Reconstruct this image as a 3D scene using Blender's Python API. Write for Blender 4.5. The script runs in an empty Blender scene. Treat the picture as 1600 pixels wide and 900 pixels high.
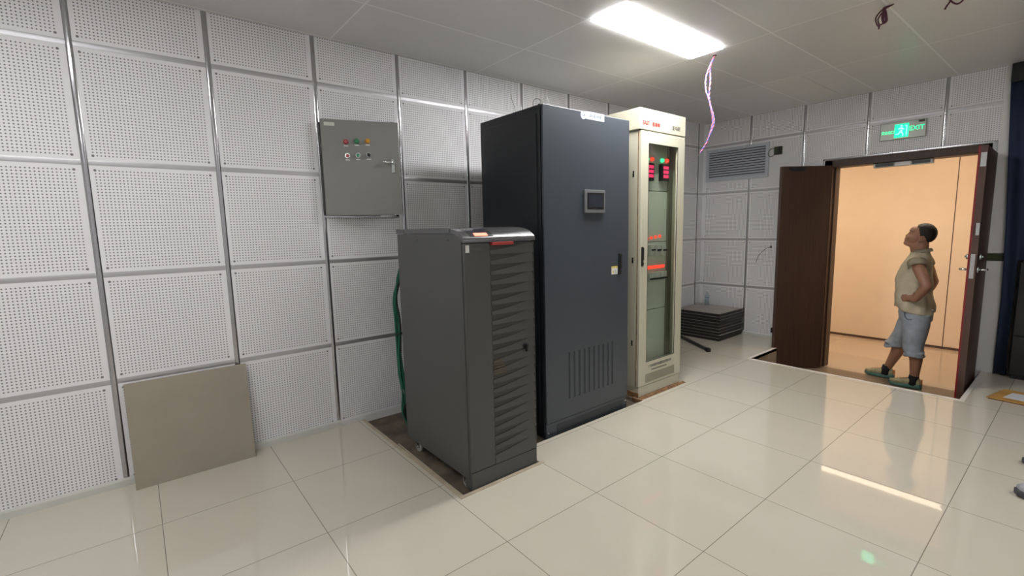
import bpy, bmesh, math, random
from mathutils import Vector, Matrix
random.seed(7)
PI = math.pi
S = bpy.context.scene
COL = S.collection

# ---------------------------------------------------------------- camera, world, exposure
CAM = Vector((3.394, -0.9742, 1.4196))
YAW, PITCH, ROLL, FPX = -0.8952, -0.1264, -0.0226, 733.9
fw = Vector((math.sin(YAW)*math.cos(PITCH), math.cos(YAW)*math.cos(PITCH), math.sin(PITCH)))
rt = fw.cross(Vector((0, 0, 1))).normalized(); up = rt.cross(fw)
r2 = rt*math.cos(ROLL) + up*math.sin(ROLL); u2 = -rt*math.sin(ROLL) + up*math.cos(ROLL)
cam = bpy.data.cameras.new('camera'); camo = bpy.data.objects.new('camera', cam); COL.objects.link(camo)
cam.sensor_width = 36; cam.lens = FPX/1600*36; cam.clip_start = .05; cam.clip_end = 60
m = Matrix((r2, u2, -fw)).transposed().to_4x4(); m.translation = CAM; camo.matrix_world = m
S.camera = camo
w = bpy.data.worlds.new('world'); S.world = w; w.use_nodes = True
w.node_tree.nodes['Background'].inputs[0].default_value = (.8, .85, .9, 1)
w.node_tree.nodes['Background'].inputs[1].default_value = 0.02
S.view_settings.view_transform = 'Standard'; S.view_settings.look = 'None'
S.view_settings.gamma = 1; S.view_settings.use_curve_mapping = False
S.view_settings.exposure = 0.1
S.cycles.use_adaptive_sampling = False
LAMP_W = 48.0       # ceiling panel in view
FAR_LAMP_W = 23.0     # the other ceiling panels, outside the frame
CORR_E = 22.0        # corridor downlights

# ---------------------------------------------------------------- materials
def inp(n, k, v):
    if k in n.inputs: n.inputs[k].default_value = v
def mat(name, col, rough=.5, metal=0, emit=None, es=0, bump=0, bscale=200, var=0, vscale=6, spec=.5, alpha=None, trans=0, coat=0):
    m = bpy.data.materials.new(name); m.use_nodes = True
    nt = m.node_tree; b = nt.nodes['Principled BSDF']
    c = (*col, 1)
    inp(b, 'Base Color', c); inp(b, 'Roughness', rough); inp(b, 'Metallic', metal); inp(b, 'Specular IOR Level', spec)
    if trans: inp(b, 'Transmission Weight', trans)
    if coat: inp(b, 'Coat Weight', coat); inp(b, 'Coat Roughness', .1)
    if emit: inp(b, 'Emission Color', (*emit, 1)); inp(b, 'Emission Strength', es)
    tc = nt.nodes.new('ShaderNodeTexCoord')
    if var:
        n = nt.nodes.new('ShaderNodeTexNoise'); n.inputs['Scale'].default_value = vscale; n.inputs['Detail'].default_value = 5
        nt.links.new(tc.outputs['Object'], n.inputs['Vector'])
        r = nt.nodes.new('ShaderNodeMapRange'); r.inputs['From Min'].default_value = .3; r.inputs['From Max'].default_value = .7
        r.inputs['To Min'].default_value = 1-var; r.inputs['To Max'].default_value = 1+var
        nt.links.new(n.outputs['Fac'], r.inputs['Value'])
        mx = nt.nodes.new('ShaderNodeVectorMath'); mx.operation = 'SCALE'; mx.inputs[0].default_value = col
        nt.links.new(r.outputs['Result'], mx.inputs['Scale']); nt.links.new(mx.outputs[0], b.inputs['Base Color'])
    if bump:
        n = nt.nodes.new('ShaderNodeTexNoise'); n.inputs['Scale'].default_value = bscale; n.inputs['Detail'].default_value = 3
        nt.links.new(tc.outputs['Object'], n.inputs['Vector'])
        bp = nt.nodes.new('ShaderNodeBump'); bp.inputs['Strength'].default_value = bump; bp.inputs['Distance'].default_value = .002
        nt.links.new(n.outputs['Fac'], bp.inputs['Height']); nt.links.new(bp.outputs[0], b.inputs['Normal'])
    return m

def mth(nt, op, a, b=None, c=None):
    n = nt.nodes.new('ShaderNodeMath'); n.operation = op
    for i, v in enumerate((a, b, c)):
        if v is None: continue
        if isinstance(v, (int, float)): n.inputs[i].default_value = v
        else: nt.links.new(v, n.inputs[i])
    return n.outputs[0]

def panel_mat(name, col):
    """white gypsum tile with a grid of small round sound holes and four screw heads; UV in metres inside each tile"""
    m = bpy.data.materials.new(name); m.use_nodes = True; nt = m.node_tree; b = nt.nodes['Principled BSDF']
    uv = nt.nodes.new('ShaderNodeUVMap'); sx = nt.nodes.new('ShaderNodeSeparateXYZ'); nt.links.new(uv.outputs[0], sx.inputs[0])
    U, V = sx.outputs[0], sx.outputs[1]
    P = .0163
    def cell(x): return mth(nt, 'SUBTRACT', mth(nt, 'FRACT', mth(nt, 'DIVIDE', mth(nt, 'SUBTRACT', x, .0300), P)), .5)
    cu, cv = cell(U), cell(V)
    d = mth(nt, 'SQRT', mth(nt, 'ADD', mth(nt, 'MULTIPLY', cu, cu), mth(nt, 'MULTIPLY', cv, cv)))
    hole = nt.nodes.new('ShaderNodeMapRange'); hole.inputs['From Min'].default_value = .17; hole.inputs['From Max'].default_value = .27
    hole.inputs['To Min'].default_value = 1; hole.inputs['To Max'].default_value = 0; nt.links.new(d, hole.inputs['Value'])
    h = hole.outputs[0]
    for x in (U, V):
        h = mth(nt, 'MULTIPLY', h, mth(nt, 'MULTIPLY', mth(nt, 'GREATER_THAN', x, .0300), mth(nt, 'LESS_THAN', x, .0300+33*P)))
    # screws near the corners
    s = None
    au = mth(nt, 'SUBTRACT', mth(nt, 'ABSOLUTE', mth(nt, 'SUBTRACT', U, .299)), .262)
    av = mth(nt, 'SUBTRACT', mth(nt, 'ABSOLUTE', mth(nt, 'SUBTRACT', V, .299)), .262)
    ds = mth(nt, 'SQRT', mth(nt, 'ADD', mth(nt, 'MULTIPLY', au, au), mth(nt, 'MULTIPLY', av, av)))
    scr = mth(nt, 'LESS_THAN', ds, .0065)
    allm = mth(nt, 'MAXIMUM', h, scr)
    tc = nt.nodes.new('ShaderNodeTexCoord'); no = nt.nodes.new('ShaderNodeTexNoise'); no.inputs['Scale'].default_value = 2.5
    nt.links.new(tc.outputs['Object'], no.inputs['Vector'])
    mr = nt.nodes.new('ShaderNodeMapRange'); mr.inputs['To Min'].default_value = .96; mr.inputs['To Max'].default_value = 1.03
    nt.links.new(no.outputs['Fac'], mr.inputs['Value'])
    sc = nt.nodes.new('ShaderNodeVectorMath'); sc.operation = 'SCALE'; sc.inputs[0].default_value = col; nt.links.new(mr.outputs[0], sc.inputs['Scale'])
    mx = nt.nodes.new('ShaderNodeMix'); mx.data_type = 'RGBA'
    nt.links.new(allm, mx.inputs[0]); nt.links.new(sc.outputs[0], mx.inputs[6]); mx.inputs[7].default_value = (.20, .20, .205, 1)
    nt.links.new(mx.outputs[2], b.inputs['Base Color'])
    inp(b, 'Roughness', .55); inp(b, 'Specular IOR Level', .3)
    return m

def grid_mat(name, col, grout, x0, y0, tx, ty, gw, rough, coat=0, tone=.04, spec=1.5, bump=0):
    m = bpy.data.materials.new(name); m.use_nodes = True; nt = m.node_tree; b = nt.nodes['Principled BSDF']
    tc = nt.nodes.new('ShaderNodeTexCoord'); sx = nt.nodes.new('ShaderNodeSeparateXYZ'); nt.links.new(tc.outputs['Object'], sx.inputs[0])
    def edge(x, o, t):
        f = mth(nt, 'FRACT', mth(nt, 'DIVIDE', mth(nt, 'SUBTRACT', x, o-50*t), t))
        e = mth(nt, 'MINIMUM', f, mth(nt, 'SUBTRACT', 1, f))
        return mth(nt, 'MULTIPLY', e, t)
    def idx(x, o, t): return mth(nt, 'FLOOR', mth(nt, 'DIVIDE', mth(nt, 'SUBTRACT', x, o-50*t), t))
    e = mth(nt, 'MINIMUM', edge(sx.outputs[0], x0, tx), edge(sx.outputs[1], y0, ty))
    g = mth(nt, 'LESS_THAN', e, gw/2)
    cb = nt.nodes.new('ShaderNodeCombineXYZ'); nt.links.new(idx(sx.outputs[0], x0, tx), cb.inputs[0]); nt.links.new(idx(sx.outputs[1], y0, ty), cb.inputs[1])
    wn = nt.nodes.new('ShaderNodeTexWhiteNoise'); wn.noise_dimensions = '3D'; nt.links.new(cb.outputs[0], wn.inputs['Vector'])
    mr = nt.nodes.new('ShaderNodeMapRange'); mr.inputs['To Min'].default_value = 1-tone; mr.inputs['To Max'].default_value = 1+tone
    nt.links.new(wn.outputs['Value'], mr.inputs['Value'])
    no = nt.nodes.new('ShaderNodeTexNoise'); no.inputs['Scale'].default_value = 5; no.inputs['Detail'].default_value = 4; nt.links.new(tc.outputs['Object'], no.inputs['Vector'])
    m2 = nt.nodes.new('ShaderNodeMapRange'); m2.inputs['To Min'].default_value = .97; m2.inputs['To Max'].default_value = 1.03
    nt.links.new(no.outputs['Fac'], m2.inputs['Value'])
    sc = nt.nodes.new('ShaderNodeVectorMath'); sc.operation = 'SCALE'; sc.inputs[0].default_value = col
    nt.links.new(mth(nt, 'MULTIPLY', mr.outputs[0], m2.outputs[0]), sc.inputs['Scale'])
    mx = nt.nodes.new('ShaderNodeMix'); mx.data_type = 'RGBA'; nt.links.new(g, mx.inputs[0])
    nt.links.new(sc.outputs[0], mx.inputs[6]); mx.inputs[7].default_value = (*grout, 1)
    nt.links.new(mx.outputs[2], b.inputs['Base Color'])
    inp(b, 'Roughness', rough); inp(b, 'IOR', spec)
    if coat: inp(b, 'Coat Weight', coat); inp(b, 'Coat Roughness', .03)
    if bump:
        bn = nt.nodes.new('ShaderNodeTexNoise'); bn.inputs['Scale'].default_value = 1.6; bn.inputs['Detail'].default_value = 1
        nt.links.new(tc.outputs['Object'], bn.inputs['Vector'])
        bp = nt.nodes.new('ShaderNodeBump'); bp.inputs['Strength'].default_value = bump; bp.inputs['Distance'].default_value = .01
        nt.links.new(bn.outputs['Fac'], bp.inputs['Height']); nt.links.new(bp.outputs[0], b.inputs['Normal'])
    return m

def wood_mat(name, c1, c2, rough=.4):
    m = bpy.data.materials.new(name); m.use_nodes = True; nt = m.node_tree; b = nt.nodes['Principled BSDF']
    tc = nt.nodes.new('ShaderNodeTexCoord'); mp = nt.nodes.new('ShaderNodeMapping'); mp.inputs['Scale'].default_value = (30, 30, 1.2)
    nt.links.new(tc.outputs['Object'], mp.inputs[0])
    no = nt.nodes.new('ShaderNodeTexNoise'); no.inputs['Scale'].default_value = 2; no.inputs['Detail'].default_value = 6; nt.links.new(mp.outputs[0], no.inputs['Vector'])
    cr = nt.nodes.new('ShaderNodeValToRGB'); cr.color_ramp.elements[0].position = .35; cr.color_ramp.elements[1].position = .7
    cr.color_ramp.elements[0].color = (*c1, 1); cr.color_ramp.elements[1].color = (*c2, 1)
    nt.links.new(no.outputs['Fac'], cr.inputs[0]); nt.links.new(cr.outputs[0], b.inputs['Base Color']); inp(b, 'Roughness', rough)
    return m

def glass_mat(name, tint=(.9, .95, .92), refl=.12):
    """thin clear pane: mostly transparent with a fresnel mirror part"""
    m = bpy.data.materials.new(name); m.use_nodes = True; nt = m.node_tree; nt.nodes.clear()
    o = nt.nodes.new('ShaderNodeOutputMaterial'); t = nt.nodes.new('ShaderNodeBsdfTransparent'); t.inputs[0].default_value = (*tint, 1)
    g = nt.nodes.new('ShaderNodeBsdfGlossy'); g.inputs['Roughness'].default_value = .02
    f = nt.nodes.new('ShaderNodeLayerWeight')
    fac = mth(nt, 'ADD', mth(nt, 'MULTIPLY', mth(nt, 'POWER', f.outputs['Facing'], 5), .95), .03)
    mx = nt.nodes.new('ShaderNodeMixShader'); nt.links.new(fac, mx.inputs[0]); nt.links.new(t.outputs[0], mx.inputs[1]); nt.links.new(g.outputs[0], mx.inputs[2])
    nt.links.new(mx.outputs[0], o.inputs[0]); return m

M = {}
M['panel'] = panel_mat('perforated_panel', (.83, .83, .855))
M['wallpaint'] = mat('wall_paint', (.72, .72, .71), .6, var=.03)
M['strip'] = mat('joint_strip_metal', (.46, .46, .48), .15, .9, bump=.04, bscale=5)
M['stripflat'] = mat('joint_strip_dull', (.5, .5, .52), .40, .7)
M['floor'] = grid_mat('floor_tile', (.63, .585, .485), (.26, .235, .19), -.0132, -1.601, .61, .61, .0036, .012, .0, .02, 2.05)
M['ceiling'] = grid_mat('ceiling_panel', (.66, .66, .655), (.82, .82, .82), .03, .2, .61, 1.2, 0.012, .34, 0, .03, 1.5, bump=.03)
M['base'] = mat('baseboard_white', (.62, .63, .58), .4)
M['corr'] = mat('corridor_wall', (.80, .655, .50), .35, var=.02)
M['corrfloor'] = grid_mat('corridor_tile', (.52, .40, .29), (.36, .27, .19), .4, 5.1, .8, .8, .003, .14, 0, .09, 1.6)
M['sill'] = mat('sill_stone', (.20, .145, .10), .35, var=.2, vscale=9)
M['strand'] = mat('light_strip', (1, 1, 1), .5, emit=(1, .83, .62), es=2.0)
M['corrceil'] = mat('corridor_ceiling', (.55, .5, .42), .6)
M['darkwood'] = wood_mat('dark_door_wood', (.040, .017, .009), (.058, .026, .012), .5)
M['rededge'] = mat('red_door_edge', (.22, .012, .018), .35)
M['doordgeg'] = mat('door_edge_brown', (.085, .045, .035), .4, var=.1)
M['steel'] = mat('steel', (.62, .62, .62), .25, 1)
M['pit'] = mat('pit_dust', (.115, .09, .065), .8, var=.45, vscale=7, bump=.5, bscale=60)
M['pitside'] = mat('pit_side', (.30, .24, .18), .8, var=.2)
M['edging'] = mat('pit_edging', (.46, .39, .29), .5, var=.15, vscale=12)
M['whitetrim'] = mat('pit_trim', (.74, .70, .66), .35)
M['ups'] = mat('ups_grey', (.068, .070, .069), .42, bump=.15, bscale=900)
M['upsdark'] = mat('ups_slot', (.046, .045, .040), .6)
M['upslid'] = mat('ups_lid', (.115, .115, .12), .22, .3, bump=.12, bscale=14)
M['upsslat'] = mat('ups_slat', (.072, .073, .069), .4)
M['red'] = mat('red_plastic', (.42, .04, .035), .35)
M['redlit'] = mat('red_lit', (.9, .3, .2), .4, emit=(1, .28, .18), es=1.1)
M['black'] = mat('black_plastic', (.008, .008, .009), .4)
M['rubber'] = mat('rubber', (.012, .012, .012), .7)
M['white'] = mat('white_label', (.72, .72, .70), .5)
M['caster'] = mat('caster_metal', (.6, .6, .58), .35, .6)
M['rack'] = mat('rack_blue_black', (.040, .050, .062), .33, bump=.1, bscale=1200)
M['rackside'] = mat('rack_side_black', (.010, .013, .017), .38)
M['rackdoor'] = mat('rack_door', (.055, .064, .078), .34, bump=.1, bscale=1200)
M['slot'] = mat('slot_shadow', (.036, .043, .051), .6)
M['cream'] = mat('cream_paint', (.53, .515, .40), .35, bump=.1, bscale=800)
M['creamin'] = mat('cream_inside', (.54, .565, .49), .45)
M['creamvent'] = mat('vent_cream', (.36, .34, .26), .5)
M['rust'] = mat('rust', (.24, .13, .06), .75, var=.5, vscale=25)
M['greytext'] = mat('grey_print', (.17, .165, .14), .5)
M['redtext'] = mat('red_print', (.42, .03, .03), .45)
M['glass'] = glass_mat('door_glass', (.90, .93, .90))
M['meter'] = mat('meter_black', (.012, .014, .016), .3)
M['segred'] = mat('segments_red', (.3, 0, .05), .4, emit=(1, .05, .16), es=2.2)
M['lampred'] = mat('lamp_red', (.4, .02, .01), .3, emit=(1, .055, .03), es=1.7)
M['lampgreen'] = mat('lamp_green', (.05, .5, .2), .3, emit=(.06, 1, .4), es=1.6)
M['breaker'] = mat('breaker_grey', (.5, .52, .48), .4)
M['ctlbox'] = mat('control_box_grey', (.23, .23, .22), .4, bump=.25, bscale=500)
M['pred'] = mat('pilot_red', (.35, .01, .03), .2, coat=.5)
M['pgreen'] = mat('pilot_green', (.01, .22, .10), .2, coat=.5)
M['pyellow'] = mat('pilot_yellow', (.55, .27, .02), .2, coat=.5)
M['chrome'] = mat('chrome', (.7, .74, .74), .12, 1)
M['tileback'] = mat('loose_tile_face', (.335, .300, .235), .45, var=.05, vscale=3)
M['tileedge'] = mat('loose_tile_edge', (.012, .012, .013), .5)
M['tiletop'] = mat('stack_tile_top', (.36, .33, .28), .4, var=.08)
M['tileside'] = mat('stack_tile_rim', (.07, .07, .072), .45)
M['grille'] = mat('grille_paint', (.50, .53, .58), .4)
M['grilledark'] = mat('grille_dark', (.09, .095, .11), .6)
M['signplate'] = mat('sign_silver', (.27, .28, .25), .36, .5)
M['signgreen'] = mat('sign_green', (0, .4, .2), .4, emit=(0, 1, .36), es=1.5)
M['signcyan'] = mat('sign_pictogram', (.2, .7, .6), .4, emit=(.25, 1, .85), es=1.5)
M['cabred'] = mat('wire_red', (.75, .22, .26), .4)
M['cabblue'] = mat('wire_blue', (.16, .17, .55), .4)
M['cabpurple'] = mat('wire_purple', (.07, .012, .03), .45)
M['copper'] = mat('copper', (.7, .6, .5), .4, .5)
M['cabgreen'] = mat('cable_green', (.006, .10, .06), .45)
M['navy'] = mat('navy_cloth', (.012, .024, .062), .8, bump=.4, bscale=80)
M['blackcab'] = mat('black_cabinet', (.006, .006, .008), .3)
M['kraft'] = mat('orange_board', (.50, .27, .07), .55, var=.15, vscale=12)
M['kraftedge'] = mat('board_edge', (.10, .045, .02), .7)
M['paper'] = mat('paper', (.66, .68, .72), .6)
M['skin'] = mat('skin', (.37, .185, .115), .5, var=.06, vscale=25)
M['hair'] = mat('hair', (.012, .009, .008), .6, bump=1, bscale=300)
M['shirt'] = mat('shirt', (.56, .50, .36), .85, var=.1, vscale=14, bump=.5, bscale=40)
M['shorts'] = mat('shorts', (.37, .41, .46), .85, var=.16, vscale=16, bump=.6, bscale=40)
M['shortsdark'] = mat('shorts_seam', (.16, .19, .23), .85)
M['sock'] = mat('sock', (.012, .012, .014), .9)
M['shoegreen'] = mat('shoe_sole_green', (.07, .17, .14), .6, var=.25, vscale=20)
M['shoetan'] = mat('shoe_upper', (.34, .30, .17), .7, var=.3, vscale=30)
M['shoeorange'] = mat('shoe_orange', (.6, .2, .07), .6)
M['shoegrey'] = mat('shoe_grey', (.36, .36, .38), .7, bump=.6, bscale=250)
M['shoesole'] = mat('shoe_dark_sole', (.06, .055, .07), .6)
M['bottle'] = glass_mat('bottle_plastic', (.82, .90, .92))
M['yellow'] = mat('label_yellow', (.75, .6, .12), .5)
M['lbl'] = mat('label_blue_white', (.44, .50, .60), .5)
M['module'] = mat('module_green', (.03, .04, .012), .5)
M['ring'] = mat('wire_ring_grey', (.16, .17, .13), .4)
M['screen'] = mat('screen', (.035, .037, .05), .12)
M['bezel'] = mat('bezel', (.15, .155, .16), .35)
M['lampglow'] = mat('lamp_diffuser', (1, 1, 1), .5, emit=(1, .985, .975), es=LAMP_W)
M['farlamp'] = mat('far_lamp_diffuser', (1, 1, 1), .5, emit=(1, .99, .985), es=FAR_LAMP_W)
M['warm'] = mat('corridor_downlight', (1, 1, 1), .5, emit=(1, .85, .66), es=CORR_E)

# ---------------------------------------------------------------- helpers
def tag(o, label, cat, group=None, kind=None):
    if label: o['label'] = label
    if cat: o['category'] = cat
    if group: o['group'] = group
    if kind: o['kind'] = kind
    return o
def link(name, me, m, parent=None):
    o = bpy.data.objects.new(name, me); COL.objects.link(o)
    for x in (m if isinstance(m, (list, tuple)) else [m]):
        if x is not None: me.materials.append(x)
    if parent is not None: o.parent = parent
    return o
def obj(name, bm, m, parent=None, smooth=False, label=None):
    bmesh.ops.recalc_face_normals(bm, faces=bm.faces)
    me = bpy.data.meshes.new(name); bm.to_mesh(me); bm.free()
    if smooth:
        for p in me.polygons: p.use_smooth = True
    o = link(name, me, m, parent)
    if label: o['label'] = label
    return o
def autosmooth(o, ang=35):
    me = o.data
    for p in me.polygons: p.use_smooth = True
    bm = bmesh.new(); bm.from_mesh(me)
    for e in bm.edges:
        if len(e.link_faces) == 2 and e.calc_face_angle(0) > math.radians(ang): e.smooth = False
    bm.to_mesh(me); bm.free(); return o
def struct(name, bm, m, parent=None, smooth=False):
    o = obj(name, bm, m, parent, smooth)
    if parent is None: o['kind'] = 'structure'
    return o
def thing(name, label, cat, loc=(0, 0, 0), group=None, rot=0):
    o = bpy.data.objects.new(name, None); COL.objects.link(o); o.location = loc; o.rotation_euler = (0, 0, rot)
    o.empty_display_size = .05
    return tag(o, label, cat, group)
def B(): return bmesh.new()
def box(bm, x0, x1, y0, y1, z0, z1, bev=0, mi=0, mtx=None):
    vs = [bm.verts.new((x, y, z)) for x in (x0, x1) for y in (y0, y1) for z in (z0, z1)]
    f = [(0, 1, 3, 2), (4, 6, 7, 5), (0, 4, 5, 1), (2, 3, 7, 6), (0, 2, 6, 4), (1, 5, 7, 3)]
    fs = [bm.faces.new([vs[i] for i in q]) for q in f]
    for q in fs: q.material_index = mi
    if bev:
        es = list({e for q in fs for e in q.edges})
        r = bmesh.ops.bevel(bm, geom=es, offset=bev, segments=2, affect='EDGES', profile=.5)
        vs = list({v for v in r['verts']} | {v for v in vs if v.is_valid})
        for q in r['faces']: q.material_index = mi
    if mtx is not None: bmesh.ops.transform(bm, matrix=mtx, verts=[v for v in vs if v.is_valid])
    return vs
def obox(name, m, x0, x1, y0, y1, z0, z1, parent=None, bev=0, label=None):
    bm = B(); box(bm, x0, x1, y0, y1, z0, z1, bev); o = obj(name, bm, m, parent, label=label)
    return o
def frame_of(d):
    d = d.normalized(); a = Vector((0, 0, 1)) if abs(d.z) < .9 else Vector((1, 0, 0))
    x = a.cross(d).normalized(); return x, d.cross(x)
def tube(bm, pts, r, seg=8, caps=True, mi=0):
    pts = [Vector(p) for p in pts]; n = len(pts); rings = []
    rs = r if isinstance(r, (list, tuple)) else [r]*n
    x = None
    for i, p in enumerate(pts):
        d = (pts[min(i+1, n-1)] - pts[max(i-1, 0)]).normalized()
        if x is None: x, y = frame_of(d)
        else:
            x = (x - d*x.dot(d)).normalized(); y = d.cross(x)
        rings.append([bm.verts.new(p + (x*math.cos(2*PI*k/seg) + y*math.sin(2*PI*k/seg))*rs[i]) for k in range(seg)])
    for a, b in zip(rings, rings[1:]):
        for k in range(seg):
            f = bm.faces.new((a[k], a[(k+1) % seg], b[(k+1) % seg], b[k])); f.smooth = True; f.material_index = mi
    if caps:
        for q in (rings[0][::-1], rings[-1]):
            f = bm.faces.new(q); f.material_index = mi
def spline(pts, n=8):
    P = [Vector(p) for p in pts]; out = []
    for i in range(len(P)-1):
        p0, p1, p2, p3 = P[max(i-1, 0)], P[i], P[i+1], P[min(i+2, len(P)-1)]
        for k in range(n):
            t = k/n
            out.append(.5*((2*p1) + (p2-p0)*t + (2*p0-5*p1+4*p2-p3)*t*t + (3*p1-p0-3*p2+p3)*t**3))
    out.append(P[-1]); return out
def cyl(bm, p, q, r, seg=20, r2=None, mi=0):
    tube(bm, [p, q], [r, r if r2 is None else r2], seg, True, mi)
def prism(bm, poly, axis, a, b, mi=0):
    """poly: 2D points in the two other axes (order x,y,z minus axis)"""
    def P(u, v, t):
        c = [u, v]; c.insert(axis, t); return c
    lo = [bm.verts.new(P(u, v, a)) for u, v in poly]; hi = [bm.verts.new(P(u, v, b)) for u, v in poly]
    n = len(poly); fs = [bm.faces.new(lo[::-1]), bm.faces.new(hi)]
    for i in range(n): fs.append(bm.faces.new((lo[i], lo[(i+1) % n], hi[(i+1) % n], hi[i])))
    for f in fs: f.material_index = mi
def sph(bm, c, r, sub=2, rot=None, mi=0):
    r = (r, r, r) if isinstance(r, (int, float)) else r
    mt = Matrix.Translation(Vector(c)) @ (rot.to_4x4() if rot else Matrix()) @ Matrix.Diagonal((*r, 1))
    q = bmesh.ops.create_icosphere(bm, subdivisions=sub, radius=1, matrix=mt)
    for v in q['verts']:
        for f in v.link_faces: f.material_index = mi; f.smooth = True
def cap(bm, p, q, r1, r2=None):
    r2 = r1 if r2 is None else r2
    p, q = Vector(p), Vector(q); n = max(2, int((q-p).length/(min(r1, r2)*.35)))
    cyl(bm, p, q, r1, 16, r2); sph(bm, p, r1, 2); sph(bm, q, r2, 2)
def baked(name, bm, m, parent, voxel=None, smooth=0, label=None):
    """union overlapping pieces into one continuous skin"""
    bmesh.ops.recalc_face_normals(bm, faces=bm.faces)
    me = bpy.data.meshes.new(name+'_src'); bm.to_mesh(me); bm.free()
    t = bpy.data.objects.new('tmp', me); COL.objects.link(t)
    if voxel:
        md = t.modifiers.new('r', 'REMESH'); md.mode = 'VOXEL'; md.voxel_size = voxel; md.use_smooth_shade = True
    if smooth:
        md = t.modifiers.new('s', 'SMOOTH'); md.iterations = smooth; md.factor = .5
    dg = bpy.context.evaluated_depsgraph_get(); me2 = bpy.data.meshes.new_from_object(t.evaluated_get(dg))
    bpy.data.objects.remove(t); bpy.data.meshes.remove(me)
    for p in me2.polygons: p.use_smooth = True
    me2.materials.clear(); me2.name = name
    o = link(name, me2, m, parent)
    if label: o['label'] = label
    return o
def text(name, s, size, loc, rot, m, parent=None, ext=.0006, sx=1, bold=0):
    cu = bpy.data.curves.new('t', 'FONT'); cu.body = s; cu.size = size; cu.extrude = ext; cu.offset = bold
    cu.align_x = 'CENTER'; cu.align_y = 'CENTER'; cu.resolution_u = 3
    t = bpy.data.objects.new('t', cu); COL.objects.link(t)
    dg = bpy.context.evaluated_depsgraph_get(); dg.update(); me = bpy.data.meshes.new_from_object(t.evaluated_get(dg))
    bpy.data.objects.remove(t)
    R = Matrix.Translation(Vector(loc)) @ rot @ Matrix.Diagonal((sx, 1, 1, 1))
    me.transform(R); me.materials.clear()
    return link(name, me, m, parent)
ROTX = Matrix.Rotation(PI/2, 4, 'Z') @ Matrix.Rotation(PI/2, 4, 'X')     # faces +x
ROTY = Matrix.Rotation(PI/2, 4, 'X')                                       # faces -y
def rel(t):
    """children are written in world coordinates: undo the parent's placement"""
    for c in list(t.children):
        for v in [c]:
            v.matrix_parent_inverse = t.matrix_basis.inverted()
# ---------------------------------------------------------------- the room
CEIL = 2.717; YB = 5.07; YF = -3.4; XR = 5.4; LV0 = 2.4157; RS = .6
CY0, CW = -1.1285, .6069; BX0, BW = .6132, .5959
XE = 2.89          # right end of the back wall (an alcove follows)
LEV = [0.03] + [LV0-RS*k for k in (3, 2, 1, 0)] + [CEIL]
def cells(a, b, o, wd):
    ks = [o+wd*k for k in range(-40, 40)]; ks = [k for k in ks if a+.03 < k < b-.03]
    return [a]+ks+[b]
def panel_wall(name, fn, lo, hi, o, wd, holes=(), thick=.1, stripto=None):
    """fn(u, z, depth) -> point; one mesh of tiles with metre UVs plus a backing"""
    bm = B(); uv = bm.loops.layers.uv.new('UVMap')
    us = cells(lo, hi, o, wd); extra = sorted({h for q in holes for h in q[:2]}); 
    def quad(a, b, c, d, ua, va):
        p = [fn(a, c, 0), fn(b, c, 0), fn(b, d, 0), fn(a, d, 0)]
        f = bm.faces.new([bm.verts.new(x) for x in p]); f.material_index = 0
        for l, (x, y) in zip(f.loops, ((a, c), (b, c), (b, d), (a, d))): l[uv].uv = (x-ua, y-va)
    for i in range(len(us)-1):
        a, b = us[i], us[i+1]
        ua = a if b-a > wd-.02 or i > 0 else b-wd
        if i == 0: ua = b-wd
        for j in range(len(LEV)-1):
            c, d = LEV[j], LEV[j+1]; va = LV0-RS*(4-j) if j else LV0-RS*4
            # cut holes
            rects = [(a, b, c, d)]
            for (h0, h1, z0, z1) in holes:
                nr = []
                for (p, q, r, s) in rects:
                    if h1 <= p or h0 >= q or z1 <= r or z0 >= s: nr.append((p, q, r, s)); continue
                    if h0 > p: nr.append((p, h0, r, s))
                    if h1 < q: nr.append((h1, q, r, s))
                    m0, m1 = max(p, h0), min(q, h1)
                    if z0 > r: nr.append((m0, m1, r, z0))
                    if z1 < s: nr.append((m0, m1, z1, s))
                rects = nr
            for (p, q, r, s) in rects:
                if q-p > 1e-4 and s-r > 1e-4: quad(p, q, r, s, ua, va)
    # solid backing
    rects = [(lo, hi, -.3, CEIL+.05)]
    for (h0, h1, z0, z1) in holes:
        rects = [(lo, h0, -.3, CEIL+.05), (h1, hi, -.3, CEIL+.05), (h0, h1, z1, CEIL+.05)]
    for (p, q, r, s) in rects:
        pts = [fn(p, r, .002), fn(q, r, .002), fn(q, s, .002), fn(p, s, .002)]
        pts2 = [fn(p, r, thick), fn(q, r, thick), fn(q, s, thick), fn(p, s, thick)]
        v = [bm.verts.new(x) for x in pts+pts2]
        for k in ((0, 1, 2, 3), (7, 6, 5, 4), (0, 4, 5, 1), (1, 5, 6, 2), (2, 6, 7, 3), (3, 7, 4, 0)):
            f = bm.faces.new([v[i] for i in k]); f.material_index = 1
    o_ = struct(name, bm, [M['panel'], M['wallpaint']])
    return o_, us
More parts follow.
